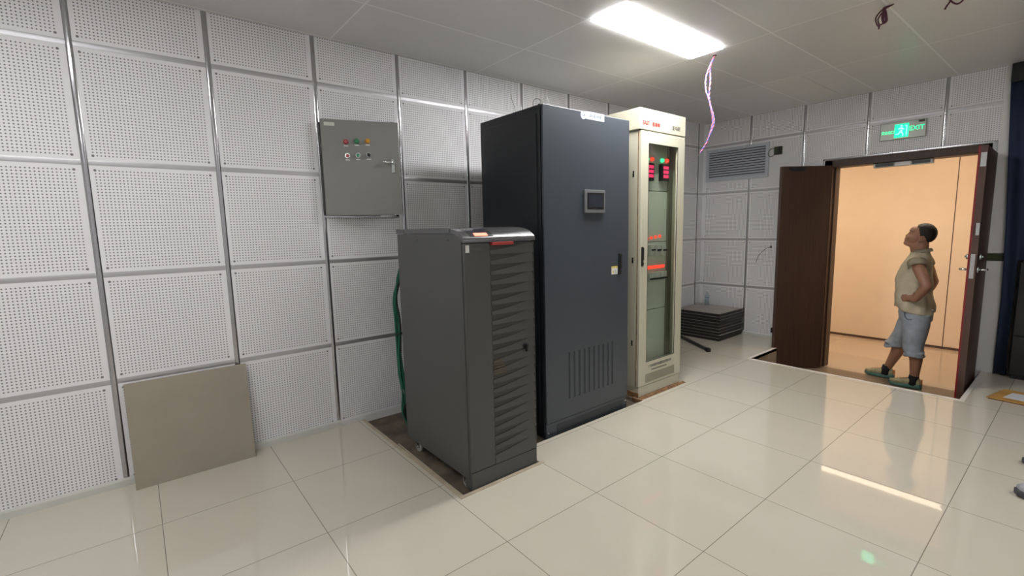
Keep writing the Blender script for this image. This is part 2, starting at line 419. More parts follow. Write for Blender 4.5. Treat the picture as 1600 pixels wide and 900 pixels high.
def strips(fn, us, lo, hi, parent, holes=(), wv=.028, zlo=.05):
    """rounded metal cover strips; verticals on top of horizontals"""
    bm = B(); N = 6
    def arc(p0, p1, along, h=.0045, off=0, mi=0):
        rows = []
        for k in range(N+1):
            t = k/N*2-1; dep = -(h*(1-t*t)**.5 + off) if abs(t) < 1 else -off
            if along == 'z': rows.append((fn(p0[0]+t*wv/2, p0[1], dep), fn(p0[0]+t*wv/2, p1[1], dep)))
            else: rows.append((fn(p0[0], p0[1]+t*wv/2, dep), fn(p1[0], p0[1]+t*wv/2, dep)))
        v = [(bm.verts.new(a), bm.verts.new(b)) for a, b in rows]
        for a, b in zip(v, v[1:]):
            f = bm.faces.new((a[0], b[0], b[1], a[1])); f.smooth = True; f.material_index = mi
    for z in LEV[1:-1]:
        segs = [(lo, hi)]
        for (h0, h1, z0, z1) in holes:
            if z0 < z < z1: segs = [s for a, b in segs for s in ((a, min(b, h0)), (max(a, h1), b)) if s[1]-s[0] > .01]
        for a, b in segs: arc((a, z), (b, z), 'x', .0010, 0, 1)
    for u in us[1:-1]:
        segs = [(zlo, CEIL)]
        for (h0, h1, z0, z1) in holes:
            if h0 < u < h1: segs = [s for a, b in segs for s in ((a, min(b, z0)), (max(a, z1), b)) if s[1]-s[0] > .01]
        for a, b in segs: arc((u, a), (u, b), 'z', .0055, .0006)
    return obj('joint_strips', bm, [M['strip'], M['stripflat']], parent)

lf = lambda u, z, d: (-d, u, z)
wl, us = panel_wall('wall_left', lf, YF, YB, CY0, CW, holes=())
strips(lf, us, YF, YB, wl, holes=((.115, .60, 1.55, 2.17),))
bf = lambda u, z, d: (u, YB+d, z)
DOOR = (1.435, 2.735, -.3, 2.075)
wb, us = panel_wall('wall_back', bf, 0, XE, BX0, BW, holes=(DOOR,), thick=.18)
strips(bf, us, 0, XE-.1, wb, holes=((DOOR[0], DOOR[1], -1, DOOR[3]), (.05, .835, 1.96, 2.375)))
bm = B(); box(bm, 2.775, XE, YB-.006, YB+.01, .0, CEIL, .002); obj('corner_cover', bm, M['wallpaint'], wb)
bm = B(); box(bm, 2.738, 2.768, YB-.012, YB+.01, 0, 2.09, .004); obj('edge_strip', bm, M['strip'], wb)
bm = B(); box(bm, DOOR[0]-.02, 2.768, YB-.01, YB+.005, 2.078, 2.095, .003); box(bm, DOOR[0]-.022, DOOR[0]-.002, YB-.01, YB+.005, 0, 2.095, .003)
obj('edge_strip', bm, M['strip'], wb)
obox('cable_band', M['module'], 2.77, XE+.0, YB-.012, YB, 1.03, 1.10, wb, .003)

bm = B(); box(bm, XE, XR+.1, 5.62, 5.75, -.3, CEIL+.05); box(bm, XE-.02, XE+.03, YB+.19, 5.62, -.3, CEIL+.05); struct('wall_alcove', bm, M['wallpaint'])
wr, us = panel_wall('wall_right', lambda u, z, d: (XR+d, u, z), YF, 5.62, CY0, CW)
strips(lambda u, z, d: (XR+d, u, z), us, YF, 5.62, wr)
wf, us = panel_wall('wall_front', lambda u, z, d: (u, YF-d, z), 0, XR, BX0, BW)
strips(lambda u, z, d: (u, YF-d, z), us, 0, XR, wf)

# ceiling with a recess for the panel lamp
LX0, LX1, LY0, LY1 = 1.252, 1.540, 1.415, 2.590
FAR = [(4.29, 1.41), (4.29, -2.2), (1.24, -2.2)]
bm = B(); holes = [(LX0, LX1, LY0, LY1)]+[(x, x+.288, y, y+1.175) for x, y in FAR]
def holed_plane(bm, X0, X1, Y0, Y1, z, holes, down=None, flip=False):
    xs = sorted({X0, X1, *[h for q in holes for h in q[:2]]}); ys = sorted({Y0, Y1, *[h for q in holes for h in q[2:]]})
    ins = lambda x, y: any(q[0] < x < q[1] and q[2] < y < q[3] for q in holes)
    V = {}
    def v(x, y, zz):
        k = (round(x, 5), round(y, 5), round(zz, 5))
        if k not in V: V[k] = bm.verts.new((x, y, zz))
        return V[k]
    for i in range(len(xs)-1):
        for j in range(len(ys)-1):
            a, b, c, d = xs[i], xs[i+1], ys[j], ys[j+1]
            if ins((a+b)/2, (c+d)/2): continue
            bm.faces.new((v(a, c, z), v(b, c, z), v(b, d, z), v(a, d, z)))
            if down is None: continue
            for (p, q, ox, oy) in (((a, c), (b, c), 0, -1), ((a, d), (b, d), 0, 1), ((a, c), (a, d), -1, 0), ((b, c), (b, d), 1, 0)):
                mx, my = (p[0]+q[0])/2+ox*1e-3, (p[1]+q[1])/2+oy*1e-3
                if ins(mx, my):
                    f = bm.faces.new((v(*p, z), v(*q, z), v(*q, down), v(*p, down))); f.material_index = 1
holed_plane(bm, 0, XR, YF, 5.62, CEIL, holes, CEIL+.04)
box(bm, -.1, XR+.1, YF-.1, 5.75, CEIL+.06, CEIL+.1)
struct('ceiling', bm, [M['ceiling'], M['wallpaint']])

ap = obox('pale_plate', M['wallpaint'], 1.285, 1.60, 3.80, 4.87, CEIL-.003, CEIL, bpy.data.objects['ceiling'], .001)  # thin plate under the ceiling, paler than the panels around it
# raised floor with the cabinet cut-out and the door well
PX, PY0, PY1, PX2, PY2 = 1.370, .275, .835, 1.172, 2.14
DW = (1.205, 2.815, 3.985, YB)
holes = [(0, PX, PY0, PY1), (0, PX2, PY1-.0001, PY2), DW, (0, XE, YB-.0001, 5.62)]
bm = B(); holed_plane(bm, 0, XR, YF, 5.62, 0, holes, -.26)
fl = struct('floor', bm, [M['floor'], M['pitside']])
bm = B(); box(bm, 0, PX, PY0, PY1, -.06, -.025); box(bm, 0, PX2, PY1, PY2, -.06, -.025)
sf = struct('subfloor', bm, M['pit'])
bm = B()
def bar(bm, p, q, wd, z0, z1, side=1):
    p, q = Vector((*p, 0)), Vector((*q, 0)); d = (q-p).normalized(); n = Vector((-d.y, d.x, 0))*wd*side
    pts = [p, q, q+n, p+n]; lo = [bm.verts.new((a.x, a.y, z0)) for a in pts]; hi = [bm.verts.new((a.x, a.y, z1)) for a in pts]
    bm.faces.new(lo[::-1]); bm.faces.new(hi)
    for i in range(4): bm.faces.new((lo[i], lo[(i+1) % 4], hi[(i+1) % 4], hi[i]))
bar(bm, (.01, PY0), (PX+.022, PY0), .022, -.02, .004, -1); bar(bm, (PX, PY0+.0001), (PX, PY1+.02), .022, -.02, .004, -1)
bar(bm, (.55, PY0+.012), (PX, PY0+.0), .010, -.02, -.002, 1)
o = struct('trim_1', bm, M['edging'])
bm = B(); bar(bm, (DW[0], DW[2]), (DW[1], DW[2]), .03, -.03, .004, -1); bar(bm, (DW[0], DW[2]-.03), (DW[0], DW[3]-.01), .03, -.03, .004, 1); bar(bm, (DW[1], DW[2]-.03), (DW[1], DW[3]-.01), .03, -.03, .004, -1)
o = struct('trim_2', bm, M['whitetrim'])
bm = B(); prism(bm, [(0, 0), (.012, 0), (.012, .035), (.008, .045), (0, .047)], 1, YF, .10); struct('baseboard_left', bm, M['base'])
bm = B(); box(bm, 0, 1.18, YB-.012, YB, 0, .03); struct('baseboard_back', bm, M['base'])

# corridor behind the door
CF = -.25; CYB = 7.05; CC = 2.43
bm = B(); box(bm, -2.5, XE, 5.13, CYB, CF-.05, CF); struct('floor_corridor', bm, M['corrfloor'])
bm = B(); box(bm, DW[0]-.05, XE, DW[2]-.03, 5.13, CF-.05, CF); struct('floor_sill', bm, M['sill'])
bm = B()
box(bm, -2.5, 2.241, CYB, CYB+.1, CF, 2.325); box(bm, 2.251, XE+.1, CYB, CYB+.1, CF, 2.325); box(bm, -2.5, XE+.1, CYB+.006, CYB+.1, CF, CC)
wc = struct('wall_corridor', bm, M['corr'])
obox('panel_joint', M['doordgeg'], 2.241, 2.251, CYB+.001, CYB+.008, CF, 2.32, wc)
t = thing('light_strip', 'long warm light strip along the top of the corridor wall', 'light', (0, CYB, 2.335))
obox('strip_diffuser', M['strand'], -2.4, XE-.01, -.012, .004, .006, .085, t)
obox('strip_housing', M['corr'], -2.4, XE-.01, -.016, .004, -.004, .006, t)
bm = B(); box(bm, -2.5, XE, CYB-.01, CYB, CF, CF+.03); struct('baseboard_corridor', bm, M['doordgeg'])
bm = B(); box(bm, XE, XE+.1, YB+.18, CYB+.1, CF-.05, CC+.02); box(bm, -2.6, -2.5, YB+.18, CYB+.1, CF-.05, CC+.02); struct('wall_corridor_end', bm, M['corr'])
bm = B(); box(bm, -2.5, XE, YB+.18, CYB, CC, CC+.06); struct('ceiling_corridor', bm, M['corrceil'])
bm = B(); box(bm, -2.5, DOOR[0], YB+.181, YB+.19, CF, CC); box(bm, DOOR[1], XE, YB+.181, YB+.19, CF, CC); box(bm, DOOR[0], DOOR[1], YB+.181, YB+.19, DOOR[3], CC); struct('wall_corridor_front', bm, M['corr'])
def downlight(x, y, label):
    t = thing('corridor_panel_lamp', label, 'ceiling lamp', (x, y, CC))
    bm = B()
    for q in ((-.6, .6, -.15, -.14), (-.6, .6, .14, .15), (-.6, -.59, -.14, .14), (.59, .6, -.14, .14)): box(bm, *q, -.014, -.001)
    obj('frame', bm, M['steel'], t)
    obox('diffuser', M['warm'], -.59, .59, -.14, .14, -.016, -.003, t)
downlight(.1, 5.55, 'warm corridor ceiling lamp beyond the door, left of the opening')
downlight(2.1, 5.55, 'warm corridor ceiling lamp above the doorway, behind the door head')

# ---------------------------------------------------------------- door frame and leaves
bm = B()
z1 = DOOR[3]
box(bm, DOOR[0], DOOR[0]+.075, YB-.012, YB+.19, CF, z1, .004)
box(bm, DOOR[1]-.055, DOOR[1], YB-.012, YB+.19, CF, z1, .004)
box(bm, DOOR[0], DOOR[1], YB-.012, YB+.19, 2.0, z1, .004)
box(bm, DOOR[0]+.07, DOOR[0]+.09, YB+.06, YB+.19, CF, 2.0); box(bm, DOOR[1]-.07, DOOR[1]-.05, YB+.06, YB+.19, CF, 2.0)
dfm = struct('door_frame', bm, M['darkwood'])
def leaf(name, hinge, width, ang, th, z0, z1, side, label):
    """leaf along local +x from hinge; local -y is its room face when shut"""
    t = bpy.data.objects.new(name, None); COL.objects.link(t); t.location = (hinge[0], hinge[1], 0); t.rotation_euler = (0, 0, ang)
    t['kind'] = 'structure'; t['label'] = label
    bm = B(); box(bm, .004, width-.004, -th/2, th/2, z0, z1, .002); obj('leaf_panel', bm, M['darkwood'], t)
    bm = B(); box(bm, width-.004, width, -th/2, th/2, z0, z1, .001); obj('leaf_edge', bm, M['doordgeg'], t)
    for z in (1.75, 1.0, .25):
        bm = B(); cyl(bm, (0, side*th/2, z-.05), (0, side*th/2, z+.05), .008, 10); box(bm, 0, .03, side*th/2-.002, side*th/2+.002, z-.05, z+.05); obj('hinge', bm, M['steel'], t)
    return t
d1 = leaf('door_1', (1.50, 5.035), .545, math.radians(-128), .045, CF+.012, 2.018, -1, 'dark brown left door leaf swung open into the room')
bm = B(); box(bm, .30, .44, .0225, .030, 1.965, 2.010, .003); box(bm, .40, .47, .0225, .034, 1.975, 2.005, .003); obj('closer_plate', bm, M['black'], d1)
d2 = leaf('door_2', (2.752, 5.05), .745, math.radians(-88.5), .05, CF+.012, 1.984, -1, 'dark brown right door leaf opened towards the room, red edged')
bm = B(); box(bm, .739, .7475, -.0290, -.0170, CF+.012, 1.984); obj('edge_band', bm, M['rededge'], d2)
bm = B(); box(bm, .745, .7475, -.014, .014, .93, 1.13, .001); obj('lock_plate', bm, M['steel'], d2)
bm = B(); box(bm, .745, .7475, -.012, .022, 1.82, 1.93, .001); obj('bolt_plate', bm, M['steel'], d2)
bm = B(); box(bm, .745, .7475, -.0, .022, 1.28, 1.38, .001); obj('bolt_plate', bm, M['steel'], d2)
for s in (-1, 1):
    bm = B(); y = s*.025
    cyl(bm, (.685, y, 1.0), (.685, y+s*.008, 1.0), .026, 20); cyl(bm, (.685, y, 1.0), (.685, y+s*.055, 1.0), .009, 12)
    tube(bm, spline([(.685, y+s*.05, 1.0), (.66, y+s*.055, 1.0), (.60, y+s*.055, .995), (.56, y+s*.05, .995)], 4), .0085, 10)
    obj('lever_handle', bm, M['chrome'], d2)
    bm = B(); cyl(bm, (.685, y, 1.105), (.685, y+s*.02, 1.105), .022, 20); cyl(bm, (.685, y+s*.02, 1.105), (.685, y+s*.03, 1.105), .009, 12); obj('thumb_turn', bm, M['chrome'], d2)
# magnetic lock under the head
t = thing('magnetic_lock', 'silver and black magnetic lock bar under the door head', 'door lock', (2.10, YB+.06, 1.999))
obox('lock_body', M['signplate'], -.235, .235, -.03, .03, -.045, 0, t, .003)
for a, b in ((-.22, -.065), (.075, .215)): obox('face_plate', M['black'], a, b, -.0315, .02, -.038, -.008, t, .001)
obox('face_plate', M['white'], -.055, .065, -.0315, .0, -.040, -.004, t, .001, label='white middle plate')

# ---------------------------------------------------------------- lamps
def panel_lamp(x0, x1, y0, y1, mm, label, group=None):
    t = thing('ceiling_panel_lamp', label, 'ceiling lamp', ((x0+x1)/2, (y0+y1)/2, CEIL), group); a, b = (x1-x0)/2, (y1-y0)/2
    bm = B()
    box(bm, -a, a, -b, -b+.012, -.002, .03); box(bm, -a, a, b-.012, b, -.002, .03); box(bm, -a, -a+.012, -b+.012, b-.012, -.002, .03); box(bm, a-.012, a, -b+.012, b-.012, -.002, .03)
    obj('frame', bm, M['base'], t); obox('diffuser', mm, -a+.012, a-.012, -b+.012, b-.012, -.010, .02, t)
panel_lamp(LX0, LX1, LY0, LY1, M['lampglow'], 'lit rectangular ceiling panel lamp above the two tall cabinets')
for i, (x, y) in enumerate(FAR):
    panel_lamp(x, x+.288, y, y+1.175, M['farlamp'], ('lit ceiling panel lamp in the right half of the room', 'lit ceiling panel lamp behind the camera on the right', 'lit ceiling panel lamp behind the camera by the left wall')[i])

# ---------------------------------------------------------------- UPS cabinet (low, dark grey)
UX0, UX1, UY0, UY1, UT = .60, 1.365, .340, .818, 1.398
t = thing('ups_cabinet', 'low dark grey power cabinet with louvred front, standing in the floor cut-out', 'electrical cabinet', (1.0, .58, -.025))
bm = B(); prism(bm, [(UX0, .055), (1.345, .055), (1.345, 1.352), (1.335, 1.368), (1.30, 1.388), (1.255, 1.398), (UX0, 1.398)], 1, UY0, UY1)
body = obj('body', bm, M['ups'], t)
prof = [(UX0-.003, 1.400), (1.24, 1.400), (1.285, 1.394), (1.325, 1.377), (1.352, 1.354), (1.374, 1.350), (1.374, 1.366), (1.366, 1.378), (1.345, 1.394), (1.315, 1.409), (1.28, 1.419), (1.24, 1.425), (1.19, 1.428), (UX0-.003, 1.428)]
bm = B(); prism(bm, prof, 1, UY0-.003, UY1+.003); lid = autosmooth(obj('lid', bm, M['upslid'], t), 40)
for x in (1.236, .70): obox('lid_seam', M['black'], x, x+.003, UY0-.0045, UY0-.002, 1.400, 1.427, lid)
# display on the sloping lid
def onlid(x, y, d=0):
    for (a, b), (c, e) in zip(prof[5:], prof[6:]):
        if min(a, c)-1e-6 <= x <= max(a, c)+1e-6 and abs(a-c) > 1e-6:
            k = (x-a)/(c-a); n = Vector((-(e-b), 0, (c-a))).normalized()*(-1 if c < a else 1); n = n if n.z > 0 else -n
            return Vector((x, y, b+(e-b)*k))+n*d
def lidpatch(name, x0, x1, y0, y1, d, m, par):
    bm = B(); r = []
    for i in range(9):
        x = x0+(x1-x0)*i/8; r.append([bm.verts.new(onlid(x, y, dd)) for y in (y0, y1) for dd in (-.002, d)])
    for a, b in zip(r, r[1:]):
        for i, j in ((1, 3), (0, 1), (3, 2), (2, 0)): bm.faces.new((a[i], a[j], b[j], b[i]))
    bm.faces.new((r[0][0], r[0][1], r[0][3], r[0][2])); bm.faces.new((r[-1][0], r[-1][2], r[-1][3], r[-1][1]))
    return obj(name, bm, m, par)
dp = lidpatch('display_panel', 1.255, 1.364, .385, .535, .0015, mat('display_bezel', (.05, .05, .055), .2), lid)
lidpatch('display_screen', 1.290, 1.335, .40, .50, .0025, M['screen'], lid)
lidpatch('red_bar', 1.344, 1.361, .415, .497, .006, M['redlit'], lid)
# front door: smooth left column, louvred right column
bm = B(); box(bm, 1.335, 1.365, UY0+.004, .506, .10, 1.346, .002); box(bm, 1.335, 1.365, UY0+.004, UY1-.002, .0, .096, .002)
box(bm, 1.335, 1.352, .506, UY1-.002, .10, 1.346); fd = obj('front_door', bm, M['ups'], t)
for y in (UY0+.004, UY1-.01): obox('skirt_return', M['ups'], 1.30, 1.337, y, y+.006, .0, .10, t)
bm = B(); box(bm, 1.352, 1.3575, .508, UY1-.006, .105, 1.34); obj('louvre_backing', bm, M['upsdark'], fd)
NL = 22; p = (1.338-.13)/NL
for i in range(NL):
    z0 = .13+i*p; bm = B(); N = 14
    y0, y1 = .508, UY1-.004
    lo, hi = [], []
    for k in range(N+1):
        s = k/N; y = y0+(y1-y0)*s
        h = p*(.40+.60*min(1, s/.88)**1.5) if s < .88 else p
        lo.append((y, z0)); hi.append((y, z0+h-.0006))
    fr = []
    for (ya, za), (yb, zb) in zip(lo, hi):
        # slat leans outwards at the bottom
        fr.append([bm.verts.new(v) for v in ((1.3655, ya, za), (1.3655-.007*(zb-za)/p, yb, zb), (1.353, yb, zb), (1.353, ya, za+.002))])
    for a, b in zip(fr, fr[1:]):
        for q in range(4): bm.faces.new((a[q], a[(q+1) % 4], b[(q+1) % 4], b[q]))
    bm.faces.new(fr[0][::-1]); bm.faces.new(fr[-1])
    obj('louvre', bm, M['upsslat'], fd)
bm = B(); box(bm, 1.353, 1.3655, .508, UY1-.004, .10, .13); box(bm, 1.353, 1.3655, UY1-.006, UY1-.002, .10, 1.346); obj('door_rim', bm, M['ups'], fd)
obox('red_pull', M['red'], 1.352, 1.385, .512, .655, 1.333, 1.349, fd, .003)
obox('label', M['white'], 1.3645, 1.366, .352, .374, 1.300, 1.338, fd)
text('model_print', 'ROY-Series', .018, (1.3655, .415, 1.322), ROTX, mat('print_faint', (.14, .14, .14), .5), fd) if False else None
obox('name_plate', mat('name_plate_grey', (.085, .085, .085), .35), 1.3645, 1.3658, .385, .452, 1.311, 1.322, fd)
bm = B(); cyl(bm, (1.36, .742, .745), (1.372, .742, .745), .017, 20); cyl(bm, (1.372, .742, .745), (1.385, .742, .745), .010, 16); box(bm, 1.372, 1.390, .733, .739, .715, .755, .001); obj('lock', bm, M['black'], fd)
bm = B()
for k in range(5): box(bm, 1.3655, 1.3672, .515, .60-.006*k, .62+.0*k+k*.017, .63+k*.017)
tc_ = obj('heat_stain', bm, mat('stain_brown', (.095, .07, .045), .6), fd)
for x in (.70, 1.27):
    for y in (UY0+.035, UY1-.035):
        bm = B(); tube(bm, [(x, y-.011, .008), (x, y+.011, .008)], .033, 20); c = obj('caster_wheel', bm, M['caster'], t)
        c.location.z = 0
        bm = B(); box(bm, x-.02, x+.02, y-.016, y-.013, .005, .05, .001); box(bm, x-.02, x+.02, y+.013, y+.016, .005, .05, .001); box(bm, x-.026, x+.026, y-.02, y+.02, .048, .056); cyl(bm, (x, y-.018, .008), (x, y+.018, .008), .007, 10)
        obj('caster_fork', bm, M['chrome'], c)
for x in (.86, 1.21): obox('side_screw', M['black'], x, x+.012, UY0-.003, UY0, 1.362, 1.366, body)
rel(t)
# green cables down the back
t = thing('green_cables', 'bundle of green and black cables hanging down behind the low grey cabinet', 'cable', (.53, .36, -.02))
base_ = [(.583, .37, 1.22), (.55, .352, 1.12), (.505, .345, .98), (.50, .345, .80), (.50, .35, .62), (.50, .355, .45), (.515, .36, .30), (.485, .37, .17), (.49, .40, .05), (.52, .44, -.012)]
for i in range(7):
    bm = B(); q = [(x+random.uniform(-.012, .012), y+random.uniform(-.006, .03), z) for x, y, z in base_]; q[0] = (.590, q[0][1], q[0][2]); q[-1] = (q[-1][0], q[-1][1], -.014)
    tube(bm, spline(q, 6), .0065, 8); obj('wire', bm, M['cabgreen'] if i != 3 else M['black'], t)
bm = B(); tube(bm, [(.488, .335, .735), (.52, .335, .735), (.52, .39, .735), (.488, .39, .735), (.488, .335, .735)], .004, 6); obj('cable_tie', bm, M['black'], t)
rel(t)

# ---------------------------------------------------------------- tall blue-black cabinet
RX0, RX1, RY0, RY1, RT = .475, 1.147, 1.10, 1.978, 2.19
t = thing('tall_cabinet', 'tallest blue-black steel cabinet with a small touch screen and bottom vent slots', 'electrical cabinet', (.81, 1.54, -.025))
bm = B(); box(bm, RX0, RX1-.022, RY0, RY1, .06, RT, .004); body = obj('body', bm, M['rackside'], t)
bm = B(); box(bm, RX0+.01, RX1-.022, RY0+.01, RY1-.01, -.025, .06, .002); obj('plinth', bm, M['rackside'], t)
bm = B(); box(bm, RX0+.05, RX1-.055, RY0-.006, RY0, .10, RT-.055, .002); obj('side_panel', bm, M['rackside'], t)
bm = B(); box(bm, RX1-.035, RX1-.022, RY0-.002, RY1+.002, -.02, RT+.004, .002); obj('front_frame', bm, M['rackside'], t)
# door with ten slots cut as recessed grooves: built from bands
bm = B(); DY0, DY1 = RY0+.003, RY1-.003; x0, x1 = RX1-.018, RX1
sl = [1.315+.0515*k for k in range(11)][:10]; slw = .018; sz0 = .218; sz1 = .552
box(bm, x0, x1, DY0, DY1, sz1, RT, .003); box(bm, x0, x1, DY0, DY1, .085, sz0, .003)
ys = [DY0]+[v for s in sl for v in (s, s+slw)]+[DY1]
for a, b in zip(ys[::2], ys[1::2]): box(bm, x0, x1-.0002, a, b, sz0-.003, sz1+.003)
door = obj('door', bm, M['rackdoor'], t)
obox('slot_backing', M['slot'], x0-.001, x1-.0025, 1.30, 1.83, sz0-.003, sz1+.003, door)
bm = B(); box(bm, RX1-.03, RX1-.004, DY0, DY1, -.022, .082, .002); kick = obj('kick_plate', bm, M['rackdoor'], t)
bm = B(); box(bm, RX1-.006, RX1-.002, DY0+.10, DY1-.05, -.02, .058, .001); obj('kick_vent', bm, mat('kick_dark', (.03, .037, .043), .5), kick)
for y_, z_ in ((1.955, .045), (1.12, .02)):
    bm = B(); cyl(bm, (RX1-.005, y_, z_), (RX1-.001, y_, z_), .006, 12); obj('kick_screw', bm, M['steel'], kick)
bm = B()
for s in sl:
    pass
bm.free()
# touch screen
bm = B(); sy0, sy1, szb, szt = 1.474, 1.684, 1.512, 1.672
box(bm, x1, x1+.016, sy0, sy1, szb, szt, .004); sc = obj('touch_screen', bm, M['bezel'], door)
bm = B(); box(bm, x1+.0155, x1+.0168, sy0+.022, sy1-.014, szb+.026, szt-.02, .0); obj('screen_border', bm, M['black'], sc)
bm = B(); box(bm, x1+.0165, x1+.0175, sy0+.036, sy1-.028, szb+.042, szt-.034); obj('screen_glass', bm, M['screen'], sc)
bm = B(); box(bm, x1+.016, x1+.0178, 1.565, 1.60, szb+.030, szb+.034); obj('screen_mark', bm, M['steel'], sc)
# swing handle, warning label, name tag
bm = B(); box(bm, x1, x1+.010, 1.856, 1.882, 1.055, 1.215, .003); h = obj('swing_handle', bm, M['black'], door)
bm = B(); box(bm, x1+.010, x1+.020, 1.861, 1.877, 1.10, 1.205, .003); cyl(bm, (x1+.010, 1.869, 1.078), (x1+.016, 1.869, 1.078), .008, 14); obj('handle_lever', bm, M['rubber'], h)
obox('warning_label', M['white'], x1, x1+.0008, 1.776, 1.846, 1.062, 1.122, door)
lb = [c for c in door.children if c.name.startswith('warning_label')][0]
obox('label_header', M['yellow'], x1+.0008, x1+.0012, 1.776, 1.846, 1.108, 1.122, lb)
bm = B(); prism(bm, [(1.783, 1.072), (1.806, 1.072), (1.7945, 1.096)], 0, x1+.0007, x1+.0013); obj('label_triangle', bm, M['yellow'], lb)
bm = B(); box(bm, x1+.0007, x1+.0015, 1.7933, 1.7957, 1.078, 1.088); obj('triangle_mark', bm, M['black'], lb)
bm = B()
for k in range(3): box(bm, x1+.0007, x1+.0012, 1.812, 1.840-.006*k, 1.072+.009*k, 1.075+.009*k)
obj('label_lines', bm, M['greytext'], lb)
obox('name_tag', M['lbl'], x1, x1+.001, 1.500, 1.690, 2.145, 2.196, door)
nt_ = [c for c in door.children if c.name.startswith('name_tag')][0]
bm = B(); cyl(bm, (x1, 1.476, 2.166), (x1+.0012, 1.476, 2.166), .027, 28); rd = obj('round_tag', bm, M['lbl'], door)
text('tag_print', '1#', .032, (x1+.0013, 1.476, 2.166), ROTX, M['greytext'], rd)
text('tag_print', 'UPS配电柜', .030, (x1+.0011, 1.597, 2.168), ROTX, M['greytext'], nt_)
rel(t)
# wires curling out of its top
t = thing('loose_wires', 'thin grey wire ends curling up from the top of the tallest cabinet', 'wire', (.8, 1.2, RT))
for i, q in enumerate(([(.80, 1.17, RT+.001), (.80, 1.165, RT+.05), (.79, 1.15, RT+.10), (.805, 1.13, RT+.13)], [(.97, 1.20, RT+.001), (.96, 1.19, RT+.05), (.955, 1.22, RT+.085), (.97, 1.25, RT+.075), (.975, 1.245, RT+.03)], [(1.05, 1.22, RT+.001), (1.04, 1.20, RT+.045), (1.06, 1.22, RT+.07), (1.07, 1.24, RT+.02)])):
    bm = B(); tube(bm, spline(q, 6), .0022, 6); obj('wire', bm, (M['ring'], M['black'], M['base'])[i], t)
rel(t)

# ---------------------------------------------------------------- cream distribution cabinet
CX0, CX1, QY0, QY1, CT = .50, 1.130, 2.145, 2.755, 2.285
t = thing('distribution_cabinet', 'cream distribution cabinet with a tall glass door and red lit meters inside', 'electrical cabinet', (.81, 2.45, 0))
bm = B(); th = .018
box(bm, CX0, CX1-.03, QY0, QY0+th, .09, CT, .002); box(bm, CX0, CX1-.03, QY1-th, QY1, .09, CT, .002); box(bm, CX0, CX0+th, QY0+th, QY1-th, .09, CT)
box(bm, CX0, CX1-.03, QY0+th, QY1-th, CT-th, CT); box(bm, CX0, CX1-.03, QY0+th, QY1-th, .09, .11)
box(bm, CX1-.05, CX1-.028, QY0+th, QY0+.05, .11, 2.15); box(bm, CX1-.05, CX1-.028, QY1-.05, QY1-th, .11, 2.15)
body = obj('body', bm, M['cream'], t)
bm = B(); box(bm, CX0+.02, CX1-.004, QY0+.004, QY1-.004, .012, .092, .003); base = obj('base', bm, M['cream'], t)
bm = B(); box(bm, CX0+.02, CX1-.002, QY0+.002, QY1-.002, .0, .013, .002); box(bm, CX0+.05, CX1-.002, QY0+.0, QY0+.006, .0, .05, .002); obj('rusty_foot', bm, M['rust'], base)
bm = B(); box(bm, CX0+.3, CX1, QY0-.018, QY1+.003, 2.153, CT+.028, .004); head = obj('header', bm, M['cream'], t)
bm = B(); box(bm, CX1, CX1+.0006, QY0-.012, QY1, 2.262, 2.2635); obj('header_seam', bm, M['creamvent'], head)
text('logo_print', 'EAST', .044, (CX1+.001, 2.205, 2.203), ROTX, M['redtext'], head, bold=.0010, sx=.92)
text('logo_print', '易事特', .036, (CX1+.001, 2.335, 2.200), ROTX, M['redtext'], head, bold=.0006)
text('title_print', '配电柜', .039, (CX1+.001, 2.618, 2.203), ROTX, M['greytext'], head, bold=.0006)
# glazed door
gy0, gy1, gz0, gz1 = 2.245, 2.655, .292, 2.056
bm = B(); dx0, dx1 = CX1-.025, CX1
box(bm, dx0, dx1, QY0, gy0, .098, 2.145, .003); box(bm, dx0, dx1, gy1, QY1, .098, 2.145, .003); box(bm, dx0, dx1, gy0-.002, gy1+.002, .098, gz0, .002); box(bm, dx0, dx1, gy0-.002, gy1+.002, gz1, 2.145, .002)
door = obj('door', bm, M['cream'], t)
bm = B(); box(bm, dx0-.002, dx0+.004, QY0-.004, QY0, .10, 2.14); obj('door_seal', bm, M['rust'], door)
obox('glass_pane', M['glass'], dx0+.008, dx0+.011, gy0-.001, gy1+.001, gz0-.001, gz1+.001, door)
bm = B()
for a, b, c, d in ((gy0-.002, gy0+.004, gz0, gz1), (gy1-.004, gy1+.002, gz0, gz1), (gy0, gy1, gz0-.002, gz0+.004), (gy0, gy1, gz1-.004, gz1+.002)): box(bm, dx1-.006, dx1-.001, a, b, c, d)
obj('gasket', bm, M['rubber'], door)
bm = B()
for k in range(13): box(bm, dx1, dx1+.003, 2.238, 2.660, .120+k*.0056, .1225+k*.0056)
v = obj('vent', bm, M['creamvent'], door); obox('vent_backing', M['creamvent'], dx1, dx1+.001, 2.236, 2.662, .117, .192, v)
text('maker_print', '广东易事特电源股份有限公司', .0255, (dx1+.001, 2.445, .250), ROTX, M['greytext'], door, bold=.0005)
text('maker_print', 'HTTP://WWW.EASTUPS.COM', .017, (dx1+.001, 2.43, .216), ROTX, M['greytext'], door, bold=.0006)
bm = B(); box(bm, dx1, dx1+.010, 2.160, 2.182, 1.095, 1.250, .003); h = obj('swing_handle', bm, M['black'], door)
bm = B(); box(bm, dx1+.010, dx1+.018, 2.164, 2.178, 1.145, 1.243, .003); cyl(bm, (dx1+.01, 2.171, 1.118), (dx1+.016, 2.171, 1.118), .007, 12); obj('handle_lever', bm, M['rubber'], h)
for z in (1.80, 1.12, .44): obox('side_slot', M['black'], CX1-.075, CX1-.062, QY0-.004, QY0, z, z+.045, body, .001)
